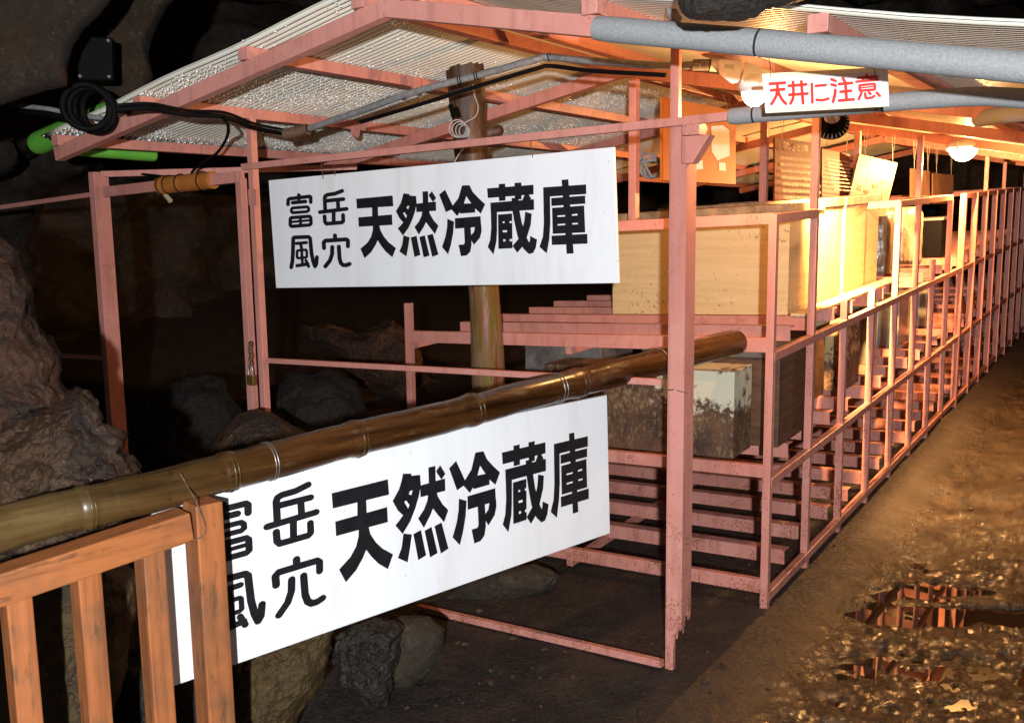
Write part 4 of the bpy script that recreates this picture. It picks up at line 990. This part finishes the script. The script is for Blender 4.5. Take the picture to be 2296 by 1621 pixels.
# far lamp, hung on the beam above the path
c2 = min((at(2160, 331, 5.0 + .05*k) for k in range(50)), key=lambda p: abs((p - K).dot(U1) + .05)); LR = 30.5/FPX*(c2 - EYE).dot(-bk)
lamp2 = thing('lamp', 'glowing half-round globe lamp hung above the path at the right edge', 'lamp', tuple(c2 - Z*.1), 'lamps under the shelter roof')
globe(c2 + Z*.0, LR, 1.0, GLOBE2, lamp2)
b = MB(); b.lathe(c2, Z, [(0, .06), (LR*.6, .055), (LR, .035), (LR + .014, .016), (LR + .014, .001), (LR + .001, .0)], 32); ring2 = b.build('ring', 'housing', lamp2)
for k in range(4):
    a = math.pi/4 + k*math.pi/2; p = c2 + V((math.cos(a), math.sin(a), 0))*(LR + .016); b = MB(); b.tube([p - Z*.02, p + Z*.03], .009, 8); b.build('clamp_screw', 'housing', ring2)
b = MB(); b.tube([c2 + Z*.05, V((c2.x, c2.y, zroof(c2) + .03))], .012, 10); b.build('stem', 'conduit', lamp2)
for nm, c_, r_, s_ in (('near_lamp_light', gc - Z*.066, .044, LAMP1), ('far_lamp_light', c2 - Z*(LR + .012), LR, LAMP2)):
    l_ = bpy.data.lights.new(nm, 'POINT'); l_.energy = 4*math.pi**2*s_*math.pi*r_*r_; l_.color = LAMP_COL; l_.shadow_soft_size = .012
    o_ = bpy.data.objects.new(nm, l_); COL.objects.link(o_); o_.location = c_
# ribbed floodlight pointing away, under the padded beam
fc = at(1864, 279, 4.25); ax = V((-.22, -.80, .50)).normalized()
fl_ = thing('floodlight', 'round black ribbed floodlight seen from behind, under the padded beam right of the thin post', 'floodlight', tuple(fc - Z*.06))
b = MB(); b.lathe(fc, ax, [(.0, -.012), (.076, -.012), (.078, 0), (.076, .006), (.046, .03), (.036, .05), (.0, .05)], 32); b.build('body', 'black', fl_)
b = MB(); x_ = ax.cross(V((.3, .9, .1))).normalized(); y_ = ax.cross(x_)
for k in range(26):
    a = 2*math.pi*k/26; r_ = x_*math.cos(a) + y_*math.sin(a); b.bar(fc + r_*.048 + ax*.012, fc + r_*.077 + ax*.001, .003, .018, side=ax.cross(r_))
b.build('cooling_fin', 'conduit', fl_)
b = MB(); b.lathe(fc, ax, [(.034, .05), (.030, .075), (.027, .12), (0, .12)], 24); b.build('neck', 'housing', fl_)
b = MB(); b.tube([fc + ax*.11, V(((fc + ax*.2).x, (fc + ax*.2).y, zroof(fc) + .02))], .012, 10); b.build('stem', 'conduit', fl_)
fsp = bpy.data.lights.new('floodlight_beam', 'SPOT'); fsp.energy = FLOOD; fsp.color = (1.0, 0.52, 0.19); fsp.spot_size = math.radians(88); fsp.spot_blend = 1.0; fsp.shadow_soft_size = .05
fso = bpy.data.objects.new('floodlight_beam', fsp); COL.objects.link(fso); fso.location = fc - ax*.02
fso.rotation_euler = V((.42, .58, -.78)).to_track_quat('-Z', 'Y').to_euler()

#@@PADS
# ------------------------------------------------------------ foam padding and small fittings
def pad(name, label, pts, r, bands, mat='foam', group='grey foam pads on the beams', wob=.0012):
    root = thing(name, label, 'foam pad', tuple(pts[0]), group); P = curve(pts, 14) if len(pts) > 2 else [pts[0].lerp(pts[1], k/60) for k in range(61)]
    L_ = len(P) - 1; rs = []
    for i in range(len(P)):
        k = r*(1 + .02*mn.noise(V((i*.3, r*100, 0))))
        for bnd in bands:
            dx = abs(i/L_ - bnd)
            if dx < .015: k *= .93 + .07*dx/.015
        if i in (0, L_): k *= .93
        rs.append(k)
    b = MB(); b.tube(P, rs, 28); fo = b.build('foam', mat, root)
    for bnd in bands:
        i = min(L_ - 1, int(bnd*L_)); b = MB(); d = (P[i + 1] - P[i]).normalized(); c = P[i].lerp(P[i + 1], bnd*L_ - i)
        b.tube([c - d*.003, c + d*.003], r*1.0, 28, False); b.build('cable_tie', 'tape', fo)
    return root
def gp(x, y, lo=0): return onG(x, y, .012)
pad('foam_pad', 'long grey foam pad strapped round the sloping front rafter, upper right', [gp(1337, 64), gp(1800, 106), gp(2420, 163)], .0335, [.052, .405])
pad('foam_pad', 'grey foam pad on the level beam, behind the red-lettered notice', [onF(1637, 262, .03), onF(1800, 248, .03), onF(1966, 233, .03)], .025, [.17])
pad('foam_pad', 'grey foam pad on the beam just right of the red-lettered notice', [onF(1970, 232, .03), onF(2100, 222, .03), onF(2208, 217, .03), onF(2330, 224, .03)], .0255, [.03])
p0 = roof(-1.15, T_2*.62, -.06); p1 = roof(-1.9, T_2*.62, -.05)
pad('foam_pad', 'shaded grey foam pad on a roof bar at the right edge, behind the notice', [at(2195, 268, 3.6), at(2250, 258, 3.35), at(2380, 246, 3.0)], .030, [])
pad('green_pad', 'bright green foam tube on the low left corner of the roof', [onG(84, 323, -.14), onG(170, 286, -.14), onG(268, 246, -.16)], .052, [], 'green', None)
pad('green_pad', 'thin green foam strip along the underside of the low left eave', [onG(128, 335, -.10) + Z*.01, onG(150, 338, -.10) + U2*.45 + Z*.005], .034, [], 'green', None)
# orange wrap on the gate's top bar
w0, w1 = onF(362, 417, .004), onF(478, 404, .004)
wr = thing('wrapped_padding', 'orange cloth padding tied with black cord round the top bar of the gate', 'padding', tuple(w0))
P = [w0.lerp(w1, k/24) for k in range(25)]
b = MB(); b.tube(P, [.040 + .003*mn.noise(V((k*.5, 3, 0))) + (.004 if k < 4 else 0) for k in range(25)], 20); wcl = b.build('cloth', 'cloth', wr)
b = MB(); b.tube(curve([w0 - Z*.02, w0 + (w1 - w0)*.1 - Z*.055, w0 + (w1 - w0)*.16 - Z*.075]), .012, 10); b.build('torn_end', 'pale_wrap', wcl)
b = MB(); d = (w1 - w0).normalized()
for f in (.05, .16, .40, .82): b = MB(); torus(b, w0.lerp(w1, f), d, .0435 if f > .1 else .046, .0028, 24); b.build('cord', 'black', wcl)
# junction box on the rock with a coil of cable
jb = thing('junction_box', 'black square junction box fixed to the rock at the top left', 'junction box', tuple(at(205, 195, 3.75)))
c = at(215, 133, 3.75); e1 = V((1, .10, -.02))*.136*.5; e3 = V((.05, 0, 1))*.166*.5
b = MB(); b.box(c - e1 - e3, e1*2, V((-.30, 1, .05))*.09, e3*2); b.build('box_body', 'black', jb, bevel=.012)
b = MB(); b.box(c - e1*.98 - e3*.98 + V((0, -.012, 0)), e1*1.96, V((0, .012, 0)), e3*1.96); jlid = b.build('lid', 'black', jb, bevel=.008)
for sx in (-.8, .8):
    for sz in (-.82, .82):
        p = c + e1*sx + e3*sz + V((0, -.018, 0)); b = MB(); b.tube([p + V((0, .008, 0)), p], .006, 10); b.build('screw', 'steel', jlid)
cr = thing('cable_coil', 'coil of thick black cable hanging below the junction box', 'cable', tuple(at(205, 300, 3.7)))
b = MB()
for k in range(4): torus(b, at(203 + 9*k - 10, 240 + 3*k, 3.68 + .02*k), V((.25*k - .4, 1, .1)), .083 - .006*(k % 2), .0125, 30)
b.build('coil', 'black', cr)
b = MB(); b.tube(curve([at(175, 205, 3.72), at(165, 235, 3.74), at(150, 262, 3.8), at(60, 250, 3.95), at(-40, 240, 4.1)]), .012, 10); b.tube(curve([at(225, 200, 3.72), at(240, 215, 3.7), at(262, 246, 3.72), at(300, 250, 3.8)]), .012, 10); b.build('cable', 'black', cr)
b = MB(); b.tube(curve([at(45, 238, 3.9), at(110, 245, 3.85), at(170, 258, 3.83), at(232, 266, 3.8)]), .010, 8)
b.build('cable', 'conduit', None, 'pale grey cable behind the black coil at the far left', category='cable')
b = MB(); b.tube(curve([at(240, 262, 3.95), at(290, 250, 4.0), at(345, 243, 4.05)]), .016, 10)
for k in range(22):
    p = at(240, 262, 3.95).lerp(at(345, 243, 4.05), k/21) - Z*.004; torus(b, p, at(345, 243, 4.05) - at(240, 262, 3.95), .016, .003, 12)
b.build('corrugated_hose', 'black', None, 'short ribbed black hose between the cable coil and the roof corner', category='hose')
gb = at(268, 236, 3.9)
# flexible grey pipe dropping to the rafter at the top
b = MB(); P = [at(1506, -60, 2.62), at(1505, 5, 2.62), at(1507, 30, 2.62), at(1518, 46, 2.64)]; b.tube(curve(P, 8), .0155, 14)
for k in range(7): torus(b, P[1].lerp(P[2], k/6 - .4), Z, .0165, .0022, 14)
b.build('hose', 'conduit', None, 'grey ribbed hose dropping from the ceiling onto the front rafter', category='hose')
